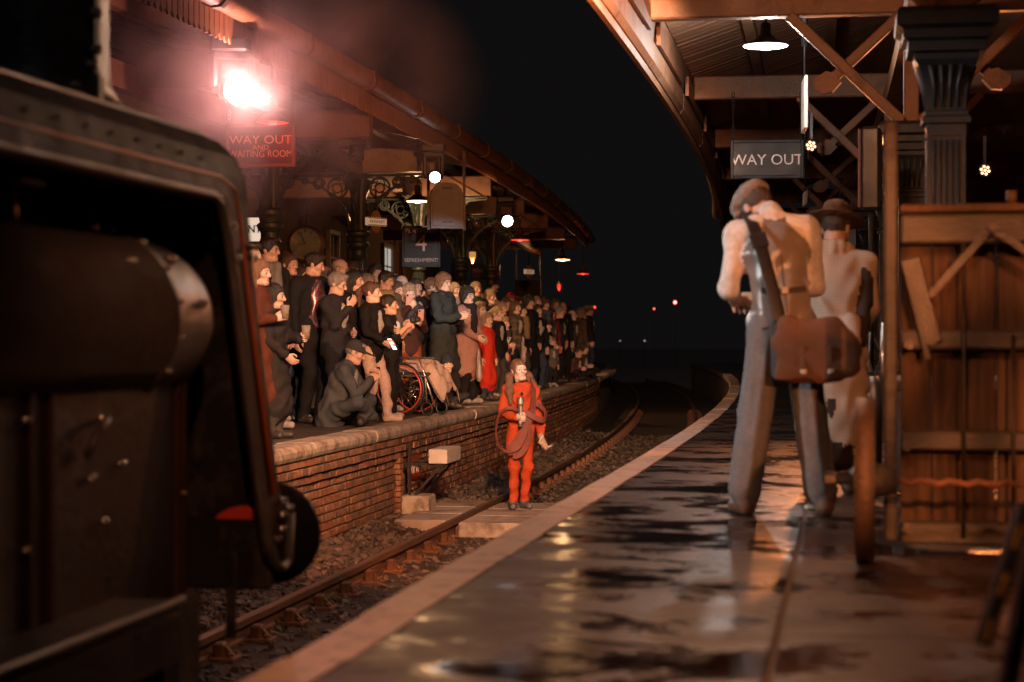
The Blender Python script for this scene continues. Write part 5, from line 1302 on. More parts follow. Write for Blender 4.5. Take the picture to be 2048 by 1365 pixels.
    def append(T, mx, flip=False):
        nonlocal n0
        v, f, m = T; v4 = np.c_[v, np.ones(len(v))] @ np.array(mx).T; Vs.append(v4[:, :3]); Fs.append((f[:, ::-1] if flip else f) + n0); Ms.append(m); n0 += len(v)
    for n in 'rl':
        el, wr = wrists[n]; d = wr - el; d /= np.linalg.norm(d)
        pm = rpalm if n == 'r' else lpalm
        if pm is None: pm = (-1 if n == 'r' else 1, .25, 0)
        sz = k ** .7 * (.96 if sex == 'f' else 1.04)
        mx = frame_mat(wr + d * .012, d, pm) @ np.diag([(1 if n == 'l' else -1) * sz, sz, sz, 1])
        append((HANDS if res < .0112 else HANDS_C)[rpose if n == 'r' else lpose], mx, flip=(n == 'r'))
    yaw = ang(look) - ang(face); Hm = Matrix.Translation(Vector(hd_)) @ Matrix.Rotation(yaw, 4, 'Z') @ Matrix.Rotation(R(tilt), 4, 'Y') @ Matrix.Rotation(-R(pitch), 4, 'X') @ Matrix.Scale(hs, 4)
    append((HEADS if res < .0112 else HEADS_C)[sex], np.array(Hm))
    V = np.concatenate(Vs); F = np.concatenate(Fs); M = np.concatenate(Ms)
    me = bpy.data.meshes.new(name); me.from_pydata(V.tolist(), [], F.tolist()); me.polygons.foreach_set('use_smooth', [True] * len(F)); me.polygons.foreach_set('material_index', M.astype(np.int32))
    hc = hair[1]
    fm = fmat or {}
    for i, m_ in enumerate((M_skin(skin), M_EYE, M_IRIS, mat('lips_%d' % int(skin[0] * 99), (skin[0] * .75, skin[1] * .5, skin[2] * .5), .4, 0, .1), cloth(tuple(x * .7 for x in hc), .7), cloth(top), cloth(legs), mat('shoe_%03d' % int(shoes[0] * 999), shoes, .5, 0, .2, 10, .2, 80), cloth(shirt), cloth((.1, .1, .1)))): me.materials.append(fm.get(i, m_))
    me.update()
    o = obj(name, me, None, pos, (0, 0, ang(face))); tag(o, label, 'person', group)
    Hw = Matrix.Rotation(0, 4, 'Z')
    def wear(nm, mesh, m_, sc_=Matrix()):
        c_ = bpy.data.objects.new(nm, mesh)
        if not mesh.materials: mesh.materials.append(None)
        c_.material_slots[0].link = 'OBJECT'; c_.material_slots[0].material = m_
        COL.objects.link(c_); c_.parent = o; c_.matrix_local = Hm @ sc_; return c_
    for st, co, nm in ([(hair[0], hair[1], 'hair')] if hair[0] else []) + ([(hat[0], hat[1], 'hat')] if hat else []):
        if st not in HAIRM: HAIRM[st] = hair_mesh(st)
        wear(nm, HAIRM[st], cloth(co, .9) if nm == 'hat' or st == 'beanie' else mat('hair_%03d_%03d' % (int(co[0] * 999), int(co[1] * 999)), co, .42, 0, .35, 40, .5, 260, .5, stretch=(1, 1, .25)), Matrix.Translation((0, -.004, .008)) @ Matrix.Scale(.945, 4) if (hat and nm == 'hair') else Matrix())
    if glasses:
        if 'glasses' not in HAIRM:
            b = MB()
            for sx in (-1, 1):
                b.path([(sx * .031 + .021 * math.cos(q), .095, .1125 + .018 * math.sin(q)) for q in [2 * math.pi * e / 12 for e in range(12)]], .0022, 5, closed=True); b.tube((sx * .05, .094, .116), (sx * .076, -.005, .118), .0018, n=4)
            b.tube((-.011, .096, .116), (.011, .096, .116), .002, n=4); HAIRM['glasses'] = b.mesh('glasses')
        wear('glasses', HAIRM['glasses'], M_HEAD)
    o['_w'] = 0; del o['_w']
    T = Matrix.Translation(Vector(pos)) @ Matrix.Rotation(ang(face), 4, 'Z')
    return o, {n: T @ Vector(wrists[n][1]) for n in 'rl'}, T, k, {n: T.to_3x3() @ Vector(wrists[n][1] - wrists[n][0]).normalized() for n in 'rl'}

# ================================================================== THE CROWD
def on_row(px, py, X):
    """stand at offset X from the line, seen at column px, with the top of the head at row py"""
    a = (px - 1024) / FPX; zc = 10.0
    while zc < 80:
        x = a * zc * CT - zc * ST; y = a * zc * ST + zc * CT
        if x - cv(y) <= X: break
        zc += .02
    return (x, y, 0.0), .88 + (HOR - py) / FPX * zc, zc
PALE, FAIR, TAN_, BRN = (.66, .45, .35), (.60, .39, .29), (.50, .30, .21), (.30, .17, .11)
BLK, DK, NAVY, CHAR = (.016, .015, .016), (.035, .03, .03), (.022, .025, .035), (.05, .05, .052)
H_BLK, H_DK, H_BR, H_AUB, H_GIN, H_BL, H_GR = (.012, .010, .010), (.026, .019, .015), (.06, .038, .024), (.09, .048, .030), (.20, .10, .05), (.27, .19, .115), (.23, .215, .20)
COATS = [(.020, .020, .024), (.060, .055, .046), (.035, .040, .062), (.075, .022, .022), (.13, .11, .092), (.028, .045, .036), (.045, .043, .045), (.10, .060, .036), (.022, .018, .018)]
JEANS = [(.024, .024, .028), (.042, .055, .085), (.016, .016, .018), (.065, .060, .056), (.030, .040, .065)]
SCARF = [(.20, .045, .035), (.16, .14, .12), (.05, .07, .12), (.24, .18, .10), (.03, .03, .032)]
CN = [0]
PHONE = (.10, .26, 1.16)
def scarf(s, q):
    for e in range(12):
        a = e / 12 * 6.283; s.ball(q['nb'] + q['rt'] * (.085 * math.cos(a)) + q['fw'] * (.08 * math.sin(a)) + q['up'] * .005, (.04, .04, .045), 9, .02)
    s.cone(q['nb'] + q['fw'] * .12, q['chest'] + q['fw'] * .16 - q['up'] * .15 + q['rt'] * .04, .05, .05, 9, .02)
def plaid(name, a, b_, c_, sc):
    m = bpy.data.materials.new(name); m.use_nodes = True; nt = m.node_tree; p = nt.nodes['Principled BSDF']; v = coords(nt, 'Object')
    fs = []
    for ax, off in (('X', 0), ('Z', .3)):
        w_ = nt.nodes.new('ShaderNodeTexWave'); w_.bands_direction = ax; w_.wave_profile = 'SAW'; w_.inputs['Scale'].default_value = sc; w_.inputs['Phase Offset'].default_value = off; nt.links.new(v, w_.inputs['Vector'])
        fs.append(ramp(nt, w_.outputs['Fac'], [(.30, (0, 0, 0)), (.36, (1, 1, 1)), (.62, (1, 1, 1)), (.68, (0, 0, 0))]))
    col = None
    for f_, cc in zip(fs, (b_, c_)):
        mx = nt.nodes.new('ShaderNodeMix'); mx.data_type = 'RGBA'; sc_ = nt.nodes.new('ShaderNodeMath'); sc_.operation = 'MULTIPLY'; sc_.inputs[1].default_value = .6
        nt.links.new(f_, sc_.inputs[0]); nt.links.new(sc_.outputs[0], mx.inputs[0])
        if col is None: mx.inputs[6].default_value = (*a, 1)
        else: nt.links.new(col, mx.inputs[6])
        mx.inputs[7].default_value = (*cc, 1); col = mx.outputs[2]
    nt.links.new(col, p.inputs['Base Color']); p.inputs['Roughness'].default_value = .9; p.inputs['Specular IOR Level'].default_value = .1; return m
def crowd(label, px, py, X, face=60, **kw):
    pos, h, zc = on_row(px, py + 3, X); kw.setdefault('res', .015 if zc < 28 else .019)
    n_ = CN[0]; CN[0] += 1
    if kw.get('top') == DK: kw['top'] = COATS[n_ % 9]
    kw.setdefault('legs', JEANS[n_ % 5]); kw.setdefault('shoes', ((.04, .035, .03), (.35, .32, .30), (.06, .05, .045))[n_ % 3])
    if 'extra' not in kw and n_ % 4 == 1: kw['extra'] = scarf; kw['fmat'] = {**kw.get('fmat', {}), 9: cloth(SCARF[n_ % 5])}
    return person(label, pos, h, face, **kw)
def slab(name, label, cat, c, size, rot, m, parts=(), group=None):
    t = thing(name, c, label, cat, group); Mx = Matrix.Translation(c) @ rot
    for nm, off, sz, mm in ((('body', (0, 0, 0), size, m),) + tuple(parts)):
        b = MB(); b.box((0, 0, 0), sz, bev=min(sz) * .3, M=Mx @ Matrix.Translation(off)); b.build(nm, mm, t)
    return t
M_PHB = mat('phone_case', (.03, .03, .033), .3, 0, .1); M_PHP = mat('pink_phone_case', (.55, .33, .28), .35, 0, .1); M_SCR = glow('phone_screen', (.95, .97, 1.0), 1.6)
def phone(label, c, face, m=M_PHB, lit=False, tip=-12, land=False):
    rot = Matrix.Rotation(ang(face), 4, 'Z') @ Matrix.Rotation(R(tip), 4, 'X')
    if land: rot = rot @ Matrix.Rotation(R(90), 4, 'Y')
    slab('smartphone', label, 'phone', Vector(c), (.075, .009, .15), rot, m, (('screen', (0, -.0055, 0), (.068, .002, .14), M_SCR if lit else M_DARKGL), ('lens', (.02, .0055, .055), (.02, .004, .028), M_IRON)), 'phones held up in the crowd')
M_CUP = mat('clear_plastic_cup', (.9, .75, .62), .15, 0, .05); MATS['clear_plastic_cup'].node_tree.nodes['Principled BSDF'].inputs['Transmission Weight'].default_value = .75
def cup(label, c, red=False):
    t = thing('plastic_cup', c, label, 'cup', 'drinks held in the crowd'); c = Vector(c)
    b = MB(); b.lathe([(.030, -.055), (.042, .065), (.039, .065), (.028, -.048)], c, 16); b.build('cup', M_CUP, t)
    b = MB(); b.lathe([(.028, -.05), (.034, .015)], c, 16); b.build('drink', mat('amber_drink', (.35, .12, .04), .1), t)

W1 = dict(rhand=PHONE, lhand=(-.04, .26, 1.12), rpose='hold', lpose='hold', rpalm=(-.5, -.6, .3), lpalm=(.5, -.6, .3))
crowd('grey-haired person half hidden by the engine edge at the far left', 500, 486, -5.7, 70, hair=('bald', H_GR), top=(.06, .03, .025), skin=PALE)
crowd('tall dark-haired man in glasses under the lit refreshments sign', 536, 475, -5.6, 55, look=75, hair=('short', H_BLK), top=BLK, glasses=True, skin=TAN_, shirt=(.3, .3, .3))
o, w, T, k, d = crowd('red-haired woman in a rust coat holding a drink beside the engine', 517, 518, -5.15, 62, look=70, hair=('bob', H_GIN), top=(.10, .034, .020), legs=(.08, .035, .02), style='long', sex='f', skirt=.45, rhand=(.12, .28, 1.20), rpose='grip', skin=PALE)
cup('plastic cup in the hand of the red-haired woman', w['r'] + d['r'] * .09 + Vector((0, 0, .03)))
o, w, T, k, d = crowd('girl with long dark hair in a black padded coat holding up a plastic cup', 546, 566, -5.05, 72, look=85, hair=('long', H_DK), top=(.028, .025, .026), style='long', skirt=.42, puff=.008, sex='f', lhand=(-.02, .34, 1.17), lpose='grip', rhand=(.14, .22, .98), skin=FAIR)
cup('clear plastic cup held up by the girl in the black padded coat', w['l'] + d['l'] * .09 + Vector((0, 0, .05)))
crowd('brown-haired woman with piled-up hair peering between two men', 578, 506, -5.9, 45, look=50, hair=('updo', H_AUB), top=(.06, .03, .025), sex='f', skin=FAIR)
# man in bomber jacket over a sequinned shirt
def sequin_front(s, q): s.ball(q['chest'] + q['fw'] * (.095 * q['B'] + q['c']) - q['up'] * .10, (.095 * q['B'], .045, .27 * q['k']), 8, .008)
def sequin_mat():
    m = bpy.data.materials.new('sequin_cloth'); m.use_nodes = True; nt = m.node_tree; b = nt.nodes['Principled BSDF']
    v = coords(nt, 'Object'); vo = nt.nodes.new('ShaderNodeTexVoronoi'); vo.inputs['Scale'].default_value = 110; nt.links.new(v, vo.inputs['Vector'])
    c = ramp(nt, vo.outputs['Color'], [(.0, (.10, .015, .015)), (.45, (.45, .05, .06)), (.6, (.5, .5, .55)), (1, (.12, .12, .14))])
    nt.links.new(c, b.inputs['Base Color']); b.inputs['Metallic'].default_value = .8; b.inputs['Roughness'].default_value = .25
    bn = nt.nodes.new('ShaderNodeBump'); bn.inputs['Strength'].default_value = .9; nt.links.new(vo.outputs['Distance'], bn.inputs['Height']); nt.links.new(bn.outputs[0], b.inputs['Normal']); return m
crowd('big man in a black bomber jacket over a glittering red sequinned shirt', 622, 504, -5.55, 48, look=88, pitch=14, hair=('short', H_DK), top=(.018, .019, .021), legs=BLK, fat=1.12, skin=FAIR, extra=sequin_front, collar=False, lhand=(-.20, .20, .82), res=.013, fmat={8: sequin_mat()})
crowd('bald man in glasses behind the grey-haired woman', 675, 516, -5.85, 65, look=80, pitch=10, hair=('bald', H_GR), top=DK, glasses=True, skin=FAIR)
crowd('short-haired grey woman with a hand to her mouth in a dark leather jacket', 668, 543, -5.2, 60, look=75, pitch=14, hair=('short', H_GR), top=(.03, .03, .033), sex='f', fat=1.1, rhand=(.03, .22, 1.36), rpose='relax', rpalm=(-.3, -1, 0), lhand=(-.02, .24, 1.08), glasses=True, skin=PALE)
crowd('small orange-lit head of a man beside the iron column', 700, 522, -6.0, 100, hair=('short', H_BR), top=DK, skin=FAIR)
crowd('black-haired woman in a long black coat left of the girl in cream joggers', 707, 539, -5.25, 62, look=75, hair=('long', H_BLK), top=BLK, style='long', skirt=.5, sex='f', skin=TAN_)
crowd('dark-haired man at the back below the lit window', 749, 527, -5.95, 40, hair=('short', H_DK), top=DK, skin=TAN_)
crowd('fair-haired person half hidden behind the black-haired woman', 733, 547, -5.75, 60, hair=('bob', H_GR), top=(.16, .08, .07), sex='f', skin=PALE)
o, w, T, k, d = crowd('girl in a black top and pale cream joggers holding a lit phone', 742, 562, -5.0, 66, look=78, hair=('pony', H_AUB), top=BLK, legs=(.52, .40, .34), shoes=(.55, .42, .35), sex='f', fat=1.02, lhand=(-.06, .30, 1.16), lpose='hold', rhand=(.16, .26, 1.02), rpose='hold', rpalm=(-.6, 0, .6), feet=((.13, -.02), (-.07, .22)), skin=PALE, amp=.008, res=.013)
phone('bright lit phone held by the girl in cream joggers', w['r'] + d['r'] * .11 + Vector((0, 0, .03)), 235, lit=True, tip=-35)
crowd('boy with dark cropped hair behind the girl in cream joggers', 769, 541, -5.5, 45, look=55, pitch=8, hair=('short', H_DK), top=DK, skin=TAN_)
crowd('bald orange-lit man at the back under the platform four sign', 803, 549, -6.0, 60, hair=('bald', H_BR), top=(.10, .06, .04), skin=PALE)
o, w, T, k, d = crowd('child in glasses filming beside the woman with curly hair', 793, 562, -5.5, 40, hair=('bob', H_BR), top=DK, glasses=True, skin=FAIR, **W1)
o, w, T, k, d = crowd('dark-haired girl raising a camera with both bare arms', 777, 588, -5.0, 82, hair=('pony', H_DK), top=BLK, legs=BLK, shirt=(.5, .52, .55), sex='f', rhand=(.07, .28, 1.34), lhand=(-.07, .28, 1.30), rpose='grip', lpose='grip', rpalm=(-1, .2, 0), lpalm=(1, .2, 0), sleeves='rolled', skin=TAN_)
c = (w['r'] + w['l']) / 2 + (d['r'] + d['l']) * .06 + Vector((0, 0, .03))
slab('camera', 'small dark camera raised by the girl with bare arms', 'camera', c, (.13, .06, .085), Matrix.Rotation(ang(80), 4, 'Z'), M_HEAD, (('lens_barrel', (0, .05, 0), (.06, .06, .06), M_IRON), ('viewfinder', (0, -.01, .05), (.04, .04, .025), M_HEAD)))
o, w, T, k, d = crowd('woman with blonde curls holding two phones before her face', 817, 568, -5.35, 22, hair=('curly', H_BL), top=(.06, .03, .03), legs=(.25, .07, .03), sex='f', rhand=(.09, .27, 1.44), lhand=(-.09, .28, 1.22), rpose='hold', lpose='hold', rpalm=(-.2, -1, 0), lpalm=(.2, -1, 0), shirt=(.45, .45, .48), skin=PALE)
phone('pink-backed phone held highest by the woman with blonde curls', w['r'] + Vector((0, 0, .11)), 22, M_PHP); phone('lower pink-backed phone held by the woman with blonde curls', w['l'] + Vector((0, 0, .11)), 22, M_PHP)
crowd('man looking on between the blonde curls and the parka', 830, 556, -5.8, 40, hair=('short', H_BR), top=DK, skin=FAIR)
crowd('man in a yellow coat whose ear shows behind the parka', 862, 555, -5.7, 70, look=95, hair=('short', H_GIN), top=(.35, .19, .05), skin=FAIR)
def fur_hood(s, q):
    for e in range(9):
        a = (e / 8 - .5) * 3.6; s.ball(q['nb'] + q['rt'] * (.13 * math.sin(a)) - q['fw'] * (.10 * math.cos(a)) - q['up'] * .03, (.045, .045, .05), 9, .02)
def beard(s, q): fur_hood(s, q)
o, w, T, k, d = crowd('tall ginger bearded man in glasses and a dark green fur-hooded parka', 886, 546, -5.15, 60, look=52, hair=('curly', H_GIN), top=(.035, .042, .040), style='long', skirt=.60, fat=1.18, glasses=True, skin=PALE, extra=fur_hood, fmat={9: cloth((.14, .10, .07))}, lhand=(-.04, .30, 1.14), rhand=(.10, .30, 1.18), puff=.004, res=.013)
crowd('woman with pale hair peering from behind the ginger man', 908, 564, -5.8, 50, hair=('long', H_BL), top=DK, sex='f', skin=FAIR)
o, w, T, k, d = crowd('woman with dark curls and glasses in a pink-brown teddy coat and black scarf', 934, 573, -5.0, 52, look=45, hair=('curly', H_DK), top=(.36, .20, .16), legs=BLK, style='long', skirt=.58, sex='f', fat=1.16, glasses=True, skin=PALE, extra=scarf, fmat={9: cloth((.02, .02, .022))}, lhand=(-.08, .26, 1.0), rhand=(.1, .26, 1.02), amp=.007, res=.013)
crowd('woman with wavy fair hair behind the woman in dark curls', 951, 562, -5.5, 35, hair=('wavy', H_BL), top=DK, sex='f', skin=FAIR)
crowd('boy with spiky blond hair in a dark jacket', 979, 578, -5.3, 55, look=60, hair=('spiky', H_BL), top=NAVY, skin=FAIR)
crowd('ginger child in glasses below the spiky-haired boy', 959, 602, -5.1, 50, hair=('short', H_GIN), top=DK, glasses=True, skin=PALE)
crowd('little blonde girl in a bright red coat', 973, 623, -4.95, 55, look=45, hair=('long', H_BL), top=(.60, .045, .025), style='long', skirt=.40, sex='f', skin=PALE)
crowd('girl with smooth fair hair behind the blonde child', 1003, 602, -5.4, 45, hair=('long', H_BL), top=DK, sex='f', skin=FAIR)
crowd('blonde child in a dark open jacket beside the red coat', 994, 611, -5.0, 50, look=60, hair=('pony', H_BL), top=BLK, sex='f', skin=PALE)
o, w, T, k, d = crowd('small girl in a pink jacket holding a phone to her face', 1008, 632, -5.0, 45, hair=('short', H_BL), top=(.45, .10, .16), sex='f', skin=PALE, **W1)
phone('white phone in front of the small girl in pink', w['r'] + Vector((0, 0, .07)), 40, mat('white_phone_case', (.6, .58, .6), .3))
crowd('brown-haired girl looking over the blonde children', 1012, 594, -5.45, 40, hair=('long', H_BR), top=DK, sex='f', skin=FAIR)
crowd('man in a red cap at the back before the far windows', 1021, 584, -5.9, 30, hair=('short', H_DK), hat=('basecap', (.45, .05, .05)), top=DK, skin=TAN_)
crowd('girl with long light hair and a checked jacket', 1030, 600, -5.2, 55, hair=('long', H_AUB), top=(.09, .07, .06), sex='f', skin=FAIR, extra=lambda s_, q_: None, fmat={5: plaid('checked_jacket', (.11, .085, .07), (.03, .025, .025), (.19, .13, .10), 2.2)})
crowd('dark-haired youth next to the long-haired girl in the checked jacket', 1042, 607, -5.2, 60, hair=('bob', H_DK), top=BLK, skin=FAIR)
crowd('woman with big swept hair in a black coat at the right of the crowd', 1057, 590, -5.1, 45, look=50, hair=('curly', H_DK), top=BLK, style='long', skirt=.55, sex='f', skin=TAN_)
crowd('pale-haired person just behind the woman with swept hair', 1073, 591, -5.35, 50, hair=('wavy', H_BL), top=DK, sex='f', skin=FAIR)
crowd('youngster with dark hair below the pale-haired person', 1074, 607, -5.0, 40, hair=('short', H_DK), top=BLK, skin=FAIR)
crowd('woman with brown curls at the right edge of the lit crowd', 1089, 595, -5.2, 45, hair=('curly', H_BR), top=DK, sex='f', skin=TAN_)
crowd('person with red lamplight coloured into the face at the right end of the crowd', 1102, 616, -5.15, 35, hair=('short', H_DK), top=(.14, .03, .03), skin=(.62, .2, .14))  # red lamplight is put into the skin colour
crowd('child in a dark peaked hat clasping hands', 1093, 638, -4.95, 55, hair=('short', H_DK), hat=('basecap', (.05, .03, .03)), top=BLK, skin=FAIR, rhand=(.03, .22, 1.1), lhand=(-.03, .22, 1.1))
crowd('tiny ginger child at the front near the end of the crowd', 1104, 672, -4.85, 30, hair=('short', H_GIN), top=DK, skin=FAIR)
crowd('dark hooded figure behind the red-tinted face', 1111, 598, -5.2, 25, hair=('hood', (.10, .11, .12)), top=BLK, skin=TAN_)
crowd('man in shadow right of the dark hooded figure', 1125, 602, -5.15, 35, hair=('bald', H_DK), top=BLK, skin=FAIR)
crowd('woman with curls lit gold from behind at the dark end of the platform', 1163, 615, -4.95, 110, hair=('curly', H_BL), top=DK, sex='f', skin=FAIR)
crowd('figure in a pale cap beside the gold-lit curls', 1177, 610, -4.85, 95, hair=('short', H_BR), hat=('flatcap', (.30, .20, .12)), top=DK, skin=FAIR)
SIT = dict(pelvis=(0, 0, .12), up=(0, .22, .97), rankle=(-.05, .40, .10), lankle=(.10, .34, .09), rtoe=(-.20, .42, .07), ltoe=(.26, .34, .05), rpole=(1, .15, .45), lpole=(-1, .15, .45))
def seated(label, px, py, zc, face, full=1.25, **kw):
    p_ = at(px, 690, zc); k_ = (full - .22) / 1.518
    j = {n: tuple(q * (k_ if n not in ('up', 'rpole', 'lpole') else 1) for q in v) for n, v in SIT.items()}
    return person(label, (p_.x, p_.y, 0), full, face, joints=j, **kw)
seated('child in a fur hat sitting on the platform edge in the dark', 1159, 684, 44.0, 60, 1.45, hair=('curly', H_BR), top=(.09, .06, .045), skin=FAIR, rhand=(.1, .3, .35), lhand=(-.1, .3, .35))
seated('smaller child crouching at the dark end of the platform', 1149, 691, 42.5, 50, 1.3, hair=('short', H_BR), top=(.10, .05, .05), skin=FAIR, rhand=(.1, .3, .35), lhand=(-.1, .3, .35))
seated('boy in a dark beanie sitting low in front of the parka', 891, 716, 25.2, 15, 1.22, hair=(None, H_BR), hat=('beanie', (.03, .04, .055)), top=BLK, skin=PALE, rhand=(.12, .3, .4), lhand=(-.12, .3, .4))
# the arm raised at the back
crowd('person at the back with one hand raised above the crowd', 988, 590, -5.75, 40, hair=('short', H_DK), top=DK, skin=FAIR, rhand=(.18, .10, 1.85), rpose='flat', rpalm=(0, 1, 0))

# the rows behind, glimpsed between shoulders
FILL = [(562, 520, -6.3, 'man glimpsed between the tall man in glasses and the piled-up hair'), (598, 528, -6.2, 'woman in shadow behind the left shoulder of the bomber jacket'), (648, 530, -6.2, 'dim face between the bomber jacket and the bald man'), (690, 545, -6.1, 'person in the second row right of the grey-haired woman'), (722, 540, -6.3, 'dark head behind the black-haired woman'), (758, 552, -5.9, 'youth behind the shoulder of the girl in cream joggers'), (786, 548, -6.2, 'shadowed man below the name totem'), (842, 566, -5.9, 'woman squeezed in left of the parka'), (872, 572, -6.0, 'dim head just behind the parka hood'), (920, 572, -6.0, 'dark-haired man between the parka and the dark curls'), (966, 585, -5.8, 'teenager behind the ginger child in glasses'), (1036, 592, -5.8, 'man in the third row behind the checked jacket'), (1048, 600, -5.5, 'blonde head left of the woman with swept hair'), (1066, 600, -5.6, 'dim face behind the swept hair'), (1082, 604, -5.4, 'woman in a dark scarf left of the brown curls'), (1096, 606, -5.4, 'tall shadow behind the red-tinted face'), (1118, 612, -5.05, 'woman in shadow in front of the dark hooded figure'), (1136, 612, -5.1, 'last standing man before the dark gap'), (1144, 618, -5.0, 'short woman beside the last standing man')]
for n_, (px, py, X_, lab) in enumerate(FILL):
    fm_ = 'f' if n_ % 2 else 'm'
    crowd(lab, px, py, X_, 45 + (n_ * 37) % 40, hair=((('short', 'long', 'bald', 'bob', 'spiky', 'wavy', 'short', 'curly')[n_ % 8]), (H_DK, H_BR, H_GR, H_BLK, H_AUB, H_BL, H_DK)[n_ % 7]), top=(BLK, NAVY, CHAR, DK, (.07, .04, .035))[n_ % 5], sex=fm_, skin=(PALE, FAIR, TAN_)[n_ % 3], glasses=(n_ % 6 == 2), res=.021)

# man sitting cross-legged at the platform edge, filming
j = dict(SIT); j['up'] = (0, .34, .94)
p_ = at(664, 852, 20.3)
o, w, T, k, d = person('man in a dark baseball cap sitting cross-legged on the platform edge filming', (p_.x, p_.y, 0), 1.66, 84, look=88, pitch=20, joints=j, hair=('short', H_GR), hat=('basecap', (.045, .05, .052)), top=(.075, .08, .085), legs=(.07, .08, .09), shoes=(.05, .04, .035), skin=FAIR, rhand=(.05, .44, .50), lhand=(-.05, .44, .52), rpose='grip', lpose='grip', rpalm=(-1, .1, 0), lpalm=(1, .1, 0), fat=1.10, res=.0105, amp=.0075, collar=True)
phone('phone held level by the man sitting in the baseball cap', (w['r'] + w['l']) / 2 + d['r'] * .10 + Vector((0, 0, .02)), 264, land=True)
sl_ = T @ Vector((.12, .42, .08))

# wheelchair and folded blanket, bags
zc_ = 23.4; c = at(818, 752, zc_); c.z = .305
wc = thing('wheelchair', (c.x, c.y, 0), 'wheelchair with a red-rimmed wheel among the legs of the crowd', 'wheelchair')
ax = Matrix.Rotation(ang(70), 4, 'Z')
M_RIM = mat('red_rim', (.5, .06, .05), .35, .2, .1); M_CHR = mat('chrome_tube', (.5, .47, .44), .25, .9, .1)
for sx in (-.27, .27):
    Mx = Matrix.Translation(c) @ ax
    def wl(pts): return [tuple(Mx @ Vector(p)) for p in pts]
    circ = lambda r_, x_: [(x_, r_ * math.cos(q), r_ * math.sin(q)) for q in [2 * math.pi * e / 32 for e in range(32)]]
    b = MB(); b.path(wl(circ(.295, sx)), .014, 8, closed=True); wo = b.build('wheel', M_HEAD, wc)
    b = MB(); b.path(wl(circ(.272, sx + .02)), .009, 6, closed=True); b.build('hand_rim', M_RIM, wo)
    b = MB()
    for e in range(14):
        a = e * math.pi / 7; b.tube(Mx @ Vector((sx, 0, 0)), Mx @ Vector((sx, .29 * math.cos(a), .29 * math.sin(a))), .003, n=4)
    b.build('spokes', M_CHR, wo)
    b = MB(); b.path(wl([(sx * .85, -.22, .62), (sx * .85, -.20, .55), (sx * .85, -.18, .15), (sx * .85, .30, .15), (sx * .85, .42, -.20)]), .012, 8); b.path(wl([(sx * .85, -.18, .36), (sx * .85, .22, .36), (sx * .85, .30, .15), (sx * .85, .32, -.15)]), .011, 8); b.build('side_frame', M_CHR, wc)
    b = MB(); b.path(wl([(sx * .85, .32 + .07 * math.cos(q), -.225 + .07 * math.sin(q)) for q in [2 * math.pi * e / 14 for e in range(14)]]), .014, 6, closed=True); b.build('castor', M_HEAD, wc)
b = MB(); b.box((0, 0, 0), (.44, .44, .05), bev=.015, M=Matrix.Translation(c) @ ax @ Matrix.Translation((0, .05, .17))); b.build('seat', M_HEAD, wc)
b = MB(); b.box((0, 0, 0), (.44, .03, .42), bev=.01, M=Matrix.Translation(c) @ ax @ Matrix.Translation((0, -.19, .38))); b.build('backrest', M_HEAD, wc)
vs, fs = [], []
nu, nv = 26, 22
for i in range(nu):
    for j_ in range(nv):
        x, y = -.30 + .60 * i / (nu - 1), -.22 + .60 * j_ / (nv - 1)
        z = -1.5 * max(0, abs(x) - .19) - 1.3 * max(0, y - .14) + .018 * math.sin(x * 34 + 4 * math.sin(y * 12)) + .016 * math.sin(y * 41 + x * 15) + .02 * math.sin((x + y) * 19)
        vs.append((x * (1 - .25 * max(0, y)), y * (1 - .4 * max(0, y - .14)), z))
n_ = nu * nv; vs += [(x, y, z - .012) for x, y, z in vs]
for i in range(nu - 1):
    for j_ in range(nv - 1):
        q = [i * nv + j_, (i + 1) * nv + j_, (i + 1) * nv + j_ + 1, i * nv + j_ + 1]; fs.append(q); fs.append([n_ + e for e in q[::-1]])
for i in range(nu - 1):
    for e in (0, nv - 1): fs.append([i * nv + e, (i + 1) * nv + e, n_ + (i + 1) * nv + e, n_ + i * nv + e])
for j_ in range(nv - 1):
    for e in (0, (nu - 1) * nv): fs.append([e + j_, e + j_ + 1, n_ + e + j_ + 1, n_ + e + j_])
me = bpy.data.meshes.new('blanket'); me.from_pydata(vs, [], fs); me.polygons.foreach_set('use_smooth', [True] * len(fs)); me.materials.append(cloth((.36, .27, .22)))
pb = at(850, 725, 23.6); tag(obj('blanket', me, None, pb, (0, 0, ang(70))), 'crumpled beige blanket lying over the wheelchair lap', 'blanket')
def carrier(label, px, py, zc, h_, col):
    p_ = at(px, py, zc); s = Skin(); s.cone((0, 0, -.05), (0, .03, -h_), .055, .105, 0, .03, (1, 0, 0), .35); s.cone((0, 0, .08), (0, 0, 0), .012, .02, 0, .02)
    V, F, M = s.grow(.010, lambda x, y, z, M: .006 * np.sin(z * 40 + 5 * np.sin(y * 25)) * np.sin(x * 40 + y * 30))
    me = bpy.data.meshes.new('carrier_bag'); me.from_pydata(V.tolist(), [], F.tolist()); me.polygons.foreach_set('use_smooth', [True] * len(F)); me.materials.append(mat('plastic_bag', col, .35, 0, .1))
    tag(obj('carrier_bag', me, None, p_, (0, 0, ang(10))), label, 'bag')
carrier('pale plastic carrier bag hanging beside the red coat', 957, 712, 27.2, .25, (.5, .44, .40))
carrier('grey carrier bag held by the dark youth at the right', 1046, 685, 31.5, .22, (.3, .28, .27))

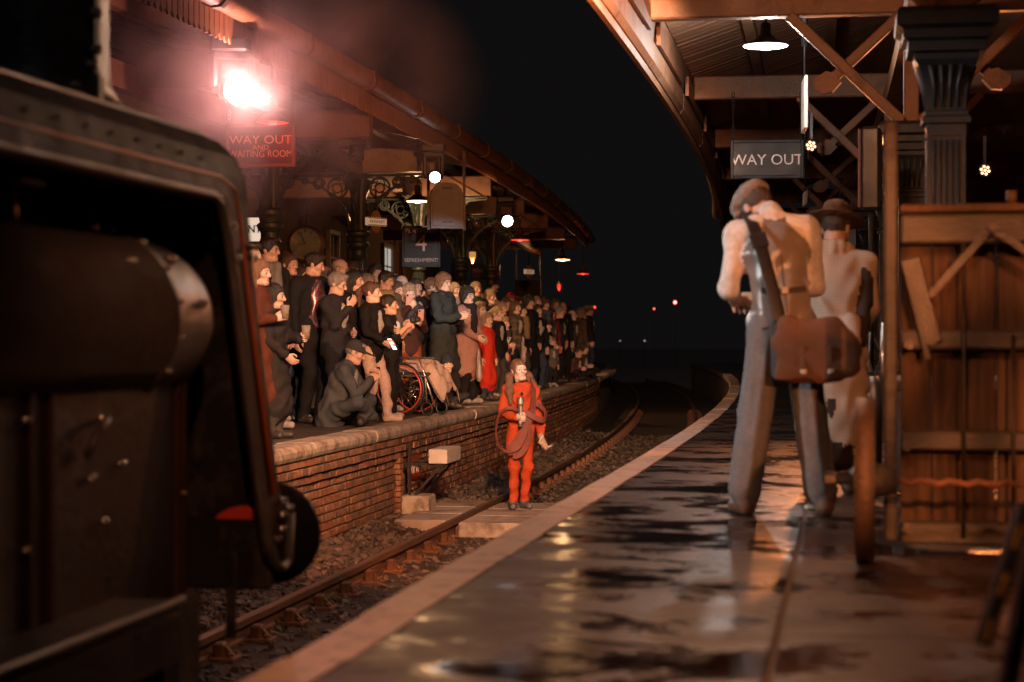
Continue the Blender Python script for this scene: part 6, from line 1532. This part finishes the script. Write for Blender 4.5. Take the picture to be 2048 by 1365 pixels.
# ================================================================== GIRL IN ORANGE ON THE CROSSING
ORG = (.47, .075, .026)
gp = Vector((-3.36, 20.55, RAIL_Z - .005))
def suit(s, q):
    s.cone(q['nb'] + q['fw'] * .05 + q['rt'] * .09, q['nb'] + q['fw'] * .075 + q['rt'] * .015 - q['up'] * .07, .022, .016, 5, .01)
    s.cone(q['nb'] + q['fw'] * .05 - q['rt'] * .09, q['nb'] + q['fw'] * .075 - q['rt'] * .015 - q['up'] * .07, .022, .016, 5, .01)
    s.cone(q['nb'] - q['up'] * .02, q['nb'] + q['up'] * .05, .055, .052, 9, .01)
    s.ball(q['chest'] + q['fw'] * (.12 * q['B'] + .012) + q['rt'] * .06 + q['up'] * .02, (.05, .012, .055), 5, .004)
o, w, T, k, d = person('girl in an orange-red boiler suit on the track crossing holding a hose nozzle', tuple(gp), 1.555, 12, look=26, pitch=-10, hair=('bunches', (.17, .085, .045)), top=ORG, legs=ORG, shoes=(.12, .13, .14), skin=(.70, .56, .50), sex='f', fat=.86, style='jacket', collar=False, extra=suit, fmat={8: cloth(ORG), 9: cloth((.02, .02, .022))}, rhand=(.10, .24, 1.10), rpose='grip', rpalm=(-.9, .1, .2), lhand=(-.25, .10, .80), lpose='grip', res=.0085, amp=.0088, feet=((.09, .03), (-.06, -.04)), group='people down at the track', tilt=4)
M_NOZ = mat('nozzle_alloy', (.42, .38, .33), .38, .7, .25, 20, .3, 90, wear=.4, wearc=(.2, .16, .13)); M_HOSE = mat('red_canvas_hose', (.19, .055, .042), .6, 0, .2, 12, .3, 160)
ho = thing('fire_hose', (gp.x, gp.y, gp.z + .5), 'flat red fire hose looped round the girl in orange', 'hose')
def G(x, y, z): return T @ Vector((x, y, z))
def ribbon(pts, name, w_=.042, th=.007, m=None, tw=0.0):
    """flat hose along a smooth path (local coordinates of the girl)"""
    P_ = [Vector(p) for p in pts]; sm = []
    for i in range(len(P_) - 1):
        p0, p1, p2, p3 = P_[max(i - 1, 0)], P_[i], P_[i + 1], P_[min(i + 2, len(P_) - 1)]
        for e in range(8):
            t = e / 8; sm.append(.5 * ((2 * p1) + (p2 - p0) * t + (2 * p0 - 5 * p1 + 4 * p2 - p3) * t * t + (3 * p1 - p0 - 3 * p2 + p3) * t ** 3))
    sm.append(P_[-1]); b = MB(); vs = []; n = len(sm)
    for i, p in enumerate(sm):
        t = (sm[min(i + 1, n - 1)] - sm[max(i - 1, 0)]).normalized(); rad = Vector((p.x, p.y, 0)); rad = rad.normalized() if rad.length > .02 else Vector((0, 1, 0))
        a = t.cross(rad); a = a.normalized() if a.length > .05 else Vector((0, 0, 1)); nrm = a.cross(t).normalized()
        a = (a * math.cos(tw) + nrm * math.sin(tw)); nrm = a.cross(t).normalized()
        for sa, sn in ((-1, -1), (1, -1), (1, 1), (-1, 1)): vs.append(G(*(p + a * sa * w_ / 2 * (1 if abs(sa) else 1) + nrm * sn * th / 2)))
    fs = [(i * 4 + q, i * 4 + (q + 1) % 4, (i + 1) * 4 + (q + 1) % 4, (i + 1) * 4 + q) for i in range(n - 1) for q in range(4)] + [(3, 2, 1, 0), tuple((n - 1) * 4 + q for q in range(4))]
    b.add(vs, fs); b.build(name, m or M_HOSE, ho)
ribbon([(-.10, -.08, 1.30), (-.105, .02, 1.335), (-.11, .13, 1.27), (-.10, .175, 1.12), (-.08, .19, .98), (-.02, .19, .86), (.06, .18, .74), (.12, .17, .66), (.16, .16, .64)], 'shoulder_run', .075)
ribbon([(.03, .20, 1.02), (.16, .20, 1.06), (.25, .12, .98), (.28, .10, .80), (.25, .14, .66), (.16, .19, .60), (.09, .20, .63)], 'outer_loop', .03)
ribbon([(.0, .22, 1.02), (-.10, .23, .96), (-.20, .20, .93), (-.235, .17, 1.0), (-.17, .18, 1.08), (-.13, .18, 1.10)], 'left_loop', .055)
ribbon([(.02, .215, .98), (.0, .22, .86), (.04, .225, .72), (.11, .215, .62), (.17, .19, .60)], 'inner_loop', .07)
ribbon([(-.02, .205, .98), (-.06, .215, .82), (-.02, .22, .68), (.05, .22, .58), (.12, .20, .56)], 'lower_loop', .06)
ribbon([(.06, .235, .70), (.10, .245, .66), (.15, .235, .64), (.19, .21, .63)], 'hose_fold', .085)
ww = T.inverted() @ w['r']
b = MB(); q = ww + Vector((-.035, .045, .0)); ln_ = [(q + Vector((.0, .005, dz))) for dz in (-.10, -.05, .0, .10, .13, .135, .16, .165, .20, .205)]
b.path([G(*p) for p in ln_], [.022, .024, .022, .026, .028, .036, .036, .030, .040, .040], 16); nz = b.build('nozzle', M_NOZ, ho)
b = MB(); b.path([G(*(q + Vector((0, .005, .2052)))), G(*(q + Vector((0, .005, .207))))], [.032, .031], 16); b.build('bore', M_HEAD, nz)
ww = T.inverted() @ w['l']
b = MB(); b.path([G(*(ww + Vector(p))) for p in ((.02, .03, .0), (-.01, .03, -.08), (-.03, .04, -.13), (-.06, .05, -.16))], [.03, .034, .036, .03], 12); b.build('coupling_wrap', mat('pale_binding', (.45, .33, .26), .7), ho)
b = MB(); b.path([G(*(ww + Vector(p))) for p in ((-.05, .05, -.15), (-.12, .05, -.12))], [.018, .02], 10); b.build('coupling', M_NOZ, ho)
mc = G(.015, .155, 1.205); b = MB(); b.lathe([(.0, -.014), (.013, -.008), (.015, 0), (.012, .012)], mc, 10, axis='Y'); tag(b.build('microphone', M_HEAD), 'small black clip microphone on the orange collar', 'microphone')

# ================================================================== MAN IN THE FLAT CAP, SEEN FROM BEHIND
fp = at(1566, 1030, 10.0); fp.z = 0
def satin():
    m = bpy.data.materials.new('waistcoat_satin'); m.use_nodes = True; nt = m.node_tree; b = nt.nodes['Principled BSDF']
    b.inputs['Base Color'].default_value = (.20, .175, .16, 1); b.inputs['Roughness'].default_value = .30; b.inputs['Specular IOR Level'].default_value = .7; b.inputs['Sheen Weight'].default_value = .3
    v = coords(nt, 'Object', (1, 1, .5)); bn = nt.nodes.new('ShaderNodeBump'); bn.inputs['Strength'].default_value = .35; bn.inputs['Distance'].default_value = .03
    nt.links.new(noise(nt, 9, 4, .6, v, 1.2), bn.inputs['Height']); nt.links.new(bn.outputs[0], b.inputs['Normal']); return m
WQ = {}
def waistcoat(s, q):
    WQ.update(q)
    k, B, up, fw, rt = q['k'], q['B'], q['up'], q['fw'], q['rt']
    s.cone(q['P'] + up * .03 * k, q['chest'], .148 * B, .152 * B, 9, .04, fw, .80)
    s.cone(q['chest'], q['chest'] + up * .10 * k, .152 * B, .125 * B, 9, .05, fw, .80)
    for sg in (-1, 1): s.cone(q['chest'] + rt * sg * .07 * k + up * .02, q['nb'] - up * .02 + rt * sg * .075 * k, .085, .05, 9, .04, fw, .8)
    s.cone(q['P'] + up * .03 * k - rt * .11 * k + fw * .06, q['P'] - up * .10 * k - rt * .14 * k + fw * .10, .06, .02, 9, .03)
    s.cone(q['nb'] - up * .005, q['nb'] + up * .05 + fw * .015, .070, .062, 8, .006)
    for sg in (-1, 1): s.cone(q['P'] + rt * sg * .075 * k, (sg * .19, .0 if sg > 0 else .02, .13), .084, .086, 6, .03); s.cone(q['P'] + rt * sg * .08 * k - fw * .085, (sg * .19, -.078 + (.0 if sg > 0 else .02), .14), .012, .012, 6, .02)
o, w, T, k, d = person('man in a flat cap, waistcoat and grey trousers with his back to us, head bowed', tuple(fp), 1.77, 184, look=-148, pitch=50, tilt=-6, lean=14, side=-3, hair=('short', (.09, .07, .055)), hat=('flatcap', (.33, .30, .285)), top=(.78, .76, .74), legs=(.185, .185, .19), shoes=(.16, .085, .05), skin=(.62, .42, .34), fat=.92, style='shirt', sleeves='rolled', shirt=(.72, .70, .68), extra=waistcoat, fmat={9: satin()}, joints=dict(headoff=(.0, .035, -.035), relbow=(.2, -.25, -1), lelbow=(-.2, -.25, -1)), rhand=(.08, .36, 1.10), lhand=(-.17, .36, 1.08), rpose='hold', lpose='hold', lpalm=(.3, 0, -1), rpalm=(-.3, 0, -1), feet=((.20, -.02), (-.18, .03)), res=.0078, legf=.35, amp=.0055, group='performers on the near platform')
def worn(nm, a_, b_, w_, h_, m_, up_):
    b = MB(); b.bar(a_, b_, w_, h_, up=up_, bev=.002); me = b.mesh(nm); me.materials.append(m_); c_ = bpy.data.objects.new(nm, me); COL.objects.link(c_); c_.parent = o
P_, u_, f_, r_ = (Vector(WQ[n]) for n in ('P', 'up', 'fw', 'rt')); M_BELT = cloth((.07, .06, .055)); NB = Vector(WQ['nb'])
for sg in (-1, 1): worn('waistcoat_belt', P_ + u_ * .155 + r_ * sg * .015 - f_ * .128, P_ + u_ * .17 + r_ * sg * .115 - f_ * .098, .006, .028, M_BELT, (0, 0, 1))
worn('belt_buckle', P_ + u_ * .140 - f_ * .131, P_ + u_ * .176 - f_ * .131, .034, .008, M_NOZ, (0, 1, 0))
worn('back_seam', P_ + u_ * .03 - f_ * .127, P_ + u_ * .34 - f_ * .130, .005, .006, M_BELT, (0, 1, 0))
for sg in (-1, 1): worn('trouser_pocket', P_ - u_ * .02 + r_ * sg * .05 - f_ * .112, P_ - u_ * .025 + r_ * sg * .125 - f_ * .085, .006, .012, M_BELT, (0, 0, 1))
slab('folded_paper', 'folded paper held by the man in the flat cap', 'paper', (w['l'] + w['r']) / 2 + (d['l'] + d['r']) * .05, (.12, .18, .006), Matrix.Rotation(ang(184), 4, 'Z') @ Matrix.Rotation(R(25), 4, 'X'), mat('old_paper', (.5, .4, .3), .7))
# satchel
M_LEA = mat('brown_suede', (.125, .066, .040), .75, 0, .25, 7, .35, 90, wear=.3, wearc=(.10, .04, .022)); M_STRAP = mat('black_strap', (.022, .021, .022), .5, 0, .2, 20, .2, 120)
sa = thing('satchel', at(1625, 765, 9.72), 'brown leather satchel on a black strap at the hip of the man in the cap', 'bag')
zb = 9.68; c = at(1630, 702, zb); wd, ht = 128 / FPX * zb, 124 / FPX * zb
Mx = Matrix.Translation(c) @ Matrix.Rotation(TH - .08, 4, 'Z') @ Matrix.Rotation(R(-2), 4, 'Y')
def soft(name, prims, res, fold, m):
    k_ = Skin()
    for p_ in prims: k_.cone(*p_[:4], 0, .03, (0, 1, 0), p_[4])
    V, F, M = k_.grow(res, fold); me = bpy.data.meshes.new(name); me.from_pydata([tuple(Mx @ Vector(v)) for v in V], [], F.tolist()); me.polygons.foreach_set('use_smooth', [True] * len(F)); me.materials.append(m)
    me.transform(Matrix.Translation(-WPOS[sa.name])); return obj(name, me, sa, WPOS[sa.name])
rip = lambda x, y, z, M: .004 * np.sin(x * 23 + 3 * np.sin(z * 14)) + .003 * np.sin(z * 37 + x * 11)
q_ = wd / 2 - .05
soft('body', [((-q_, .05, .10), (q_ * .9, .05, .10), .055, .055, .8), ((-q_, .05, -.10), (q_, .05, -.10), .06, .06, .9), ((-q_, .05, 0), (q_, .05, 0), .09, .09, .6)], .009, rip, M_LEA)
soft('flap', [((-q_ - .01, .0, .115), (q_ * .8, .0, .115), .035, .035, .5), ((-q_ - .01, -.012, .03), (q_ + .01, -.012, .03), .09, .09, .18), ((-q_ - .0, -.012, -.09), (q_ + .04, -.012, -.09), .062, .062, .25)], .008, rip, M_LEA)
for dx in (-.06, .07):
    b = MB(); b.box((0, 0, 0), (.022, .012, ht * .5), bev=.003, M=Mx @ Matrix.Translation((dx, -.032, -.05))); b.build('closing_strap', M_LEA, sa)
    b = MB(); b.box((0, 0, 0), (.032, .014, .026), bev=.004, M=Mx @ Matrix.Translation((dx, -.037, -.10))); b.build('strap_buckle', M_NOZ, sa)
b = MB(); b.box((0, 0, 0), (.05, .10, ht * .96), bev=.02, M=Mx @ Matrix.Translation((-wd / 2 - .03, .05, .01))); b.build('gusset', M_STRAP, sa)
pts = [at(1492, 428, 10.16), at(1506, 448, 10.02), at(1521, 490, 9.90), at(1540, 560, 9.80), at(1556, 625, 9.75), at(1565, 670, 9.72)]
b = MB(); b.path(pts, 1.0, 10, flat=(.034, .005))
b.build('strap', M_STRAP, sa)
b = MB(); b.bar(at(1514, 468, 9.93), at(1522, 494, 9.885), .085, .02, up=(.1, -1, .25), bev=.004); b.build('buckle', M_HEAD, sa)
pts = [at(1492, 428, 10.16), at(1487, 436, 10.3), at(1492, 470, 10.4)]
b = MB()
for a_, b_ in zip(pts, pts[1:]): b.bar(a_, b_, .068, .008, up=(-.5, .2, .8))
b.build('front_strap', M_STRAP, sa)

# ================================================================== FIGURE IN THE RAGGED COAT
cp = at(1666, 985, 11.45); cp.z = 0
def tatters(s, q):
    r_ = np.random.default_rng(9)
    for e in range(16):
        a = e / 16 * 6.283; rr = .20; x, y = rr * math.cos(a), .03 + rr * .85 * math.sin(a); z0 = .52; L = .10 + .20 * r_.random()
        s.cone((x, y, z0), (x * 1.08 + .02 * r_.standard_normal(), y * 1.08, z0 - L), .035, .010, 5 if e % 3 else 9, .012)
    s.cone(q['P'] - q['fw'] * .12 + q['rt'] * .10 + q['up'] * .1, q['P'] - q['fw'] * .15 + q['rt'] * .13 - q['up'] * .1, .05, .03, 5, .02)
    s.cone((0, .02, .60), (0, .03, .30), .17, .19, 9, .03)
    for e in range(9):
        a = (e / 8 - .5) * 4.2; s.ball(q['nb'] + q['rt'] * (.095 * math.sin(a)) - q['fw'] * (.085 * math.cos(a)) + q['up'] * .01, (.035, .035, .055), 5, .015)
    s.cone(q['Rs'] + q['up'] * .01, q['P'] + q['rt'] * .16 - q['fw'] * .06, .05, .045, 9, .01)
    for sg in (-1, 1): s.ball(q['P'] + q['rt'] * sg * .11 - q['fw'] * .135 - q['up'] * .06, (.06, .02, .075), 5, .004)
o, w, T, k, d = person('figure in a pale ragged coat and brimmed hat behind the man in the cap', tuple(cp), 1.66, 168, look=150, pitch=16, lean=12, hair=('short', H_BR), hat=('brimhat', (.10, .06, .04)), top=(.70, .50, .38), legs=(.07, .045, .035), shoes=(.10, .05, .03), style='long', skirt=.42, fat=1.10, extra=tatters, fmat={5: plaid('ragged_tweed', (.50, .41, .33), (.40, .32, .26), (.56, .46, .37), 17), 9: cloth((.05, .04, .035))}, res=.0095, amp=.0065, rhand=(.12, .28, 1.0), lhand=(-.12, .28, 1.0), group='performers on the near platform')
# drink bottle on the platform behind the wheel
c = at(1690, 905, 14.0); c.z = 0; b = MB(); b.lathe([(.03, 0), (.032, .01), (.032, .11), (.012, .16), (.012, .2)], c, 12); tag(b.build('bottle', M_CUP), 'small clear bottle standing on the platform behind the barrow wheel', 'bottle')
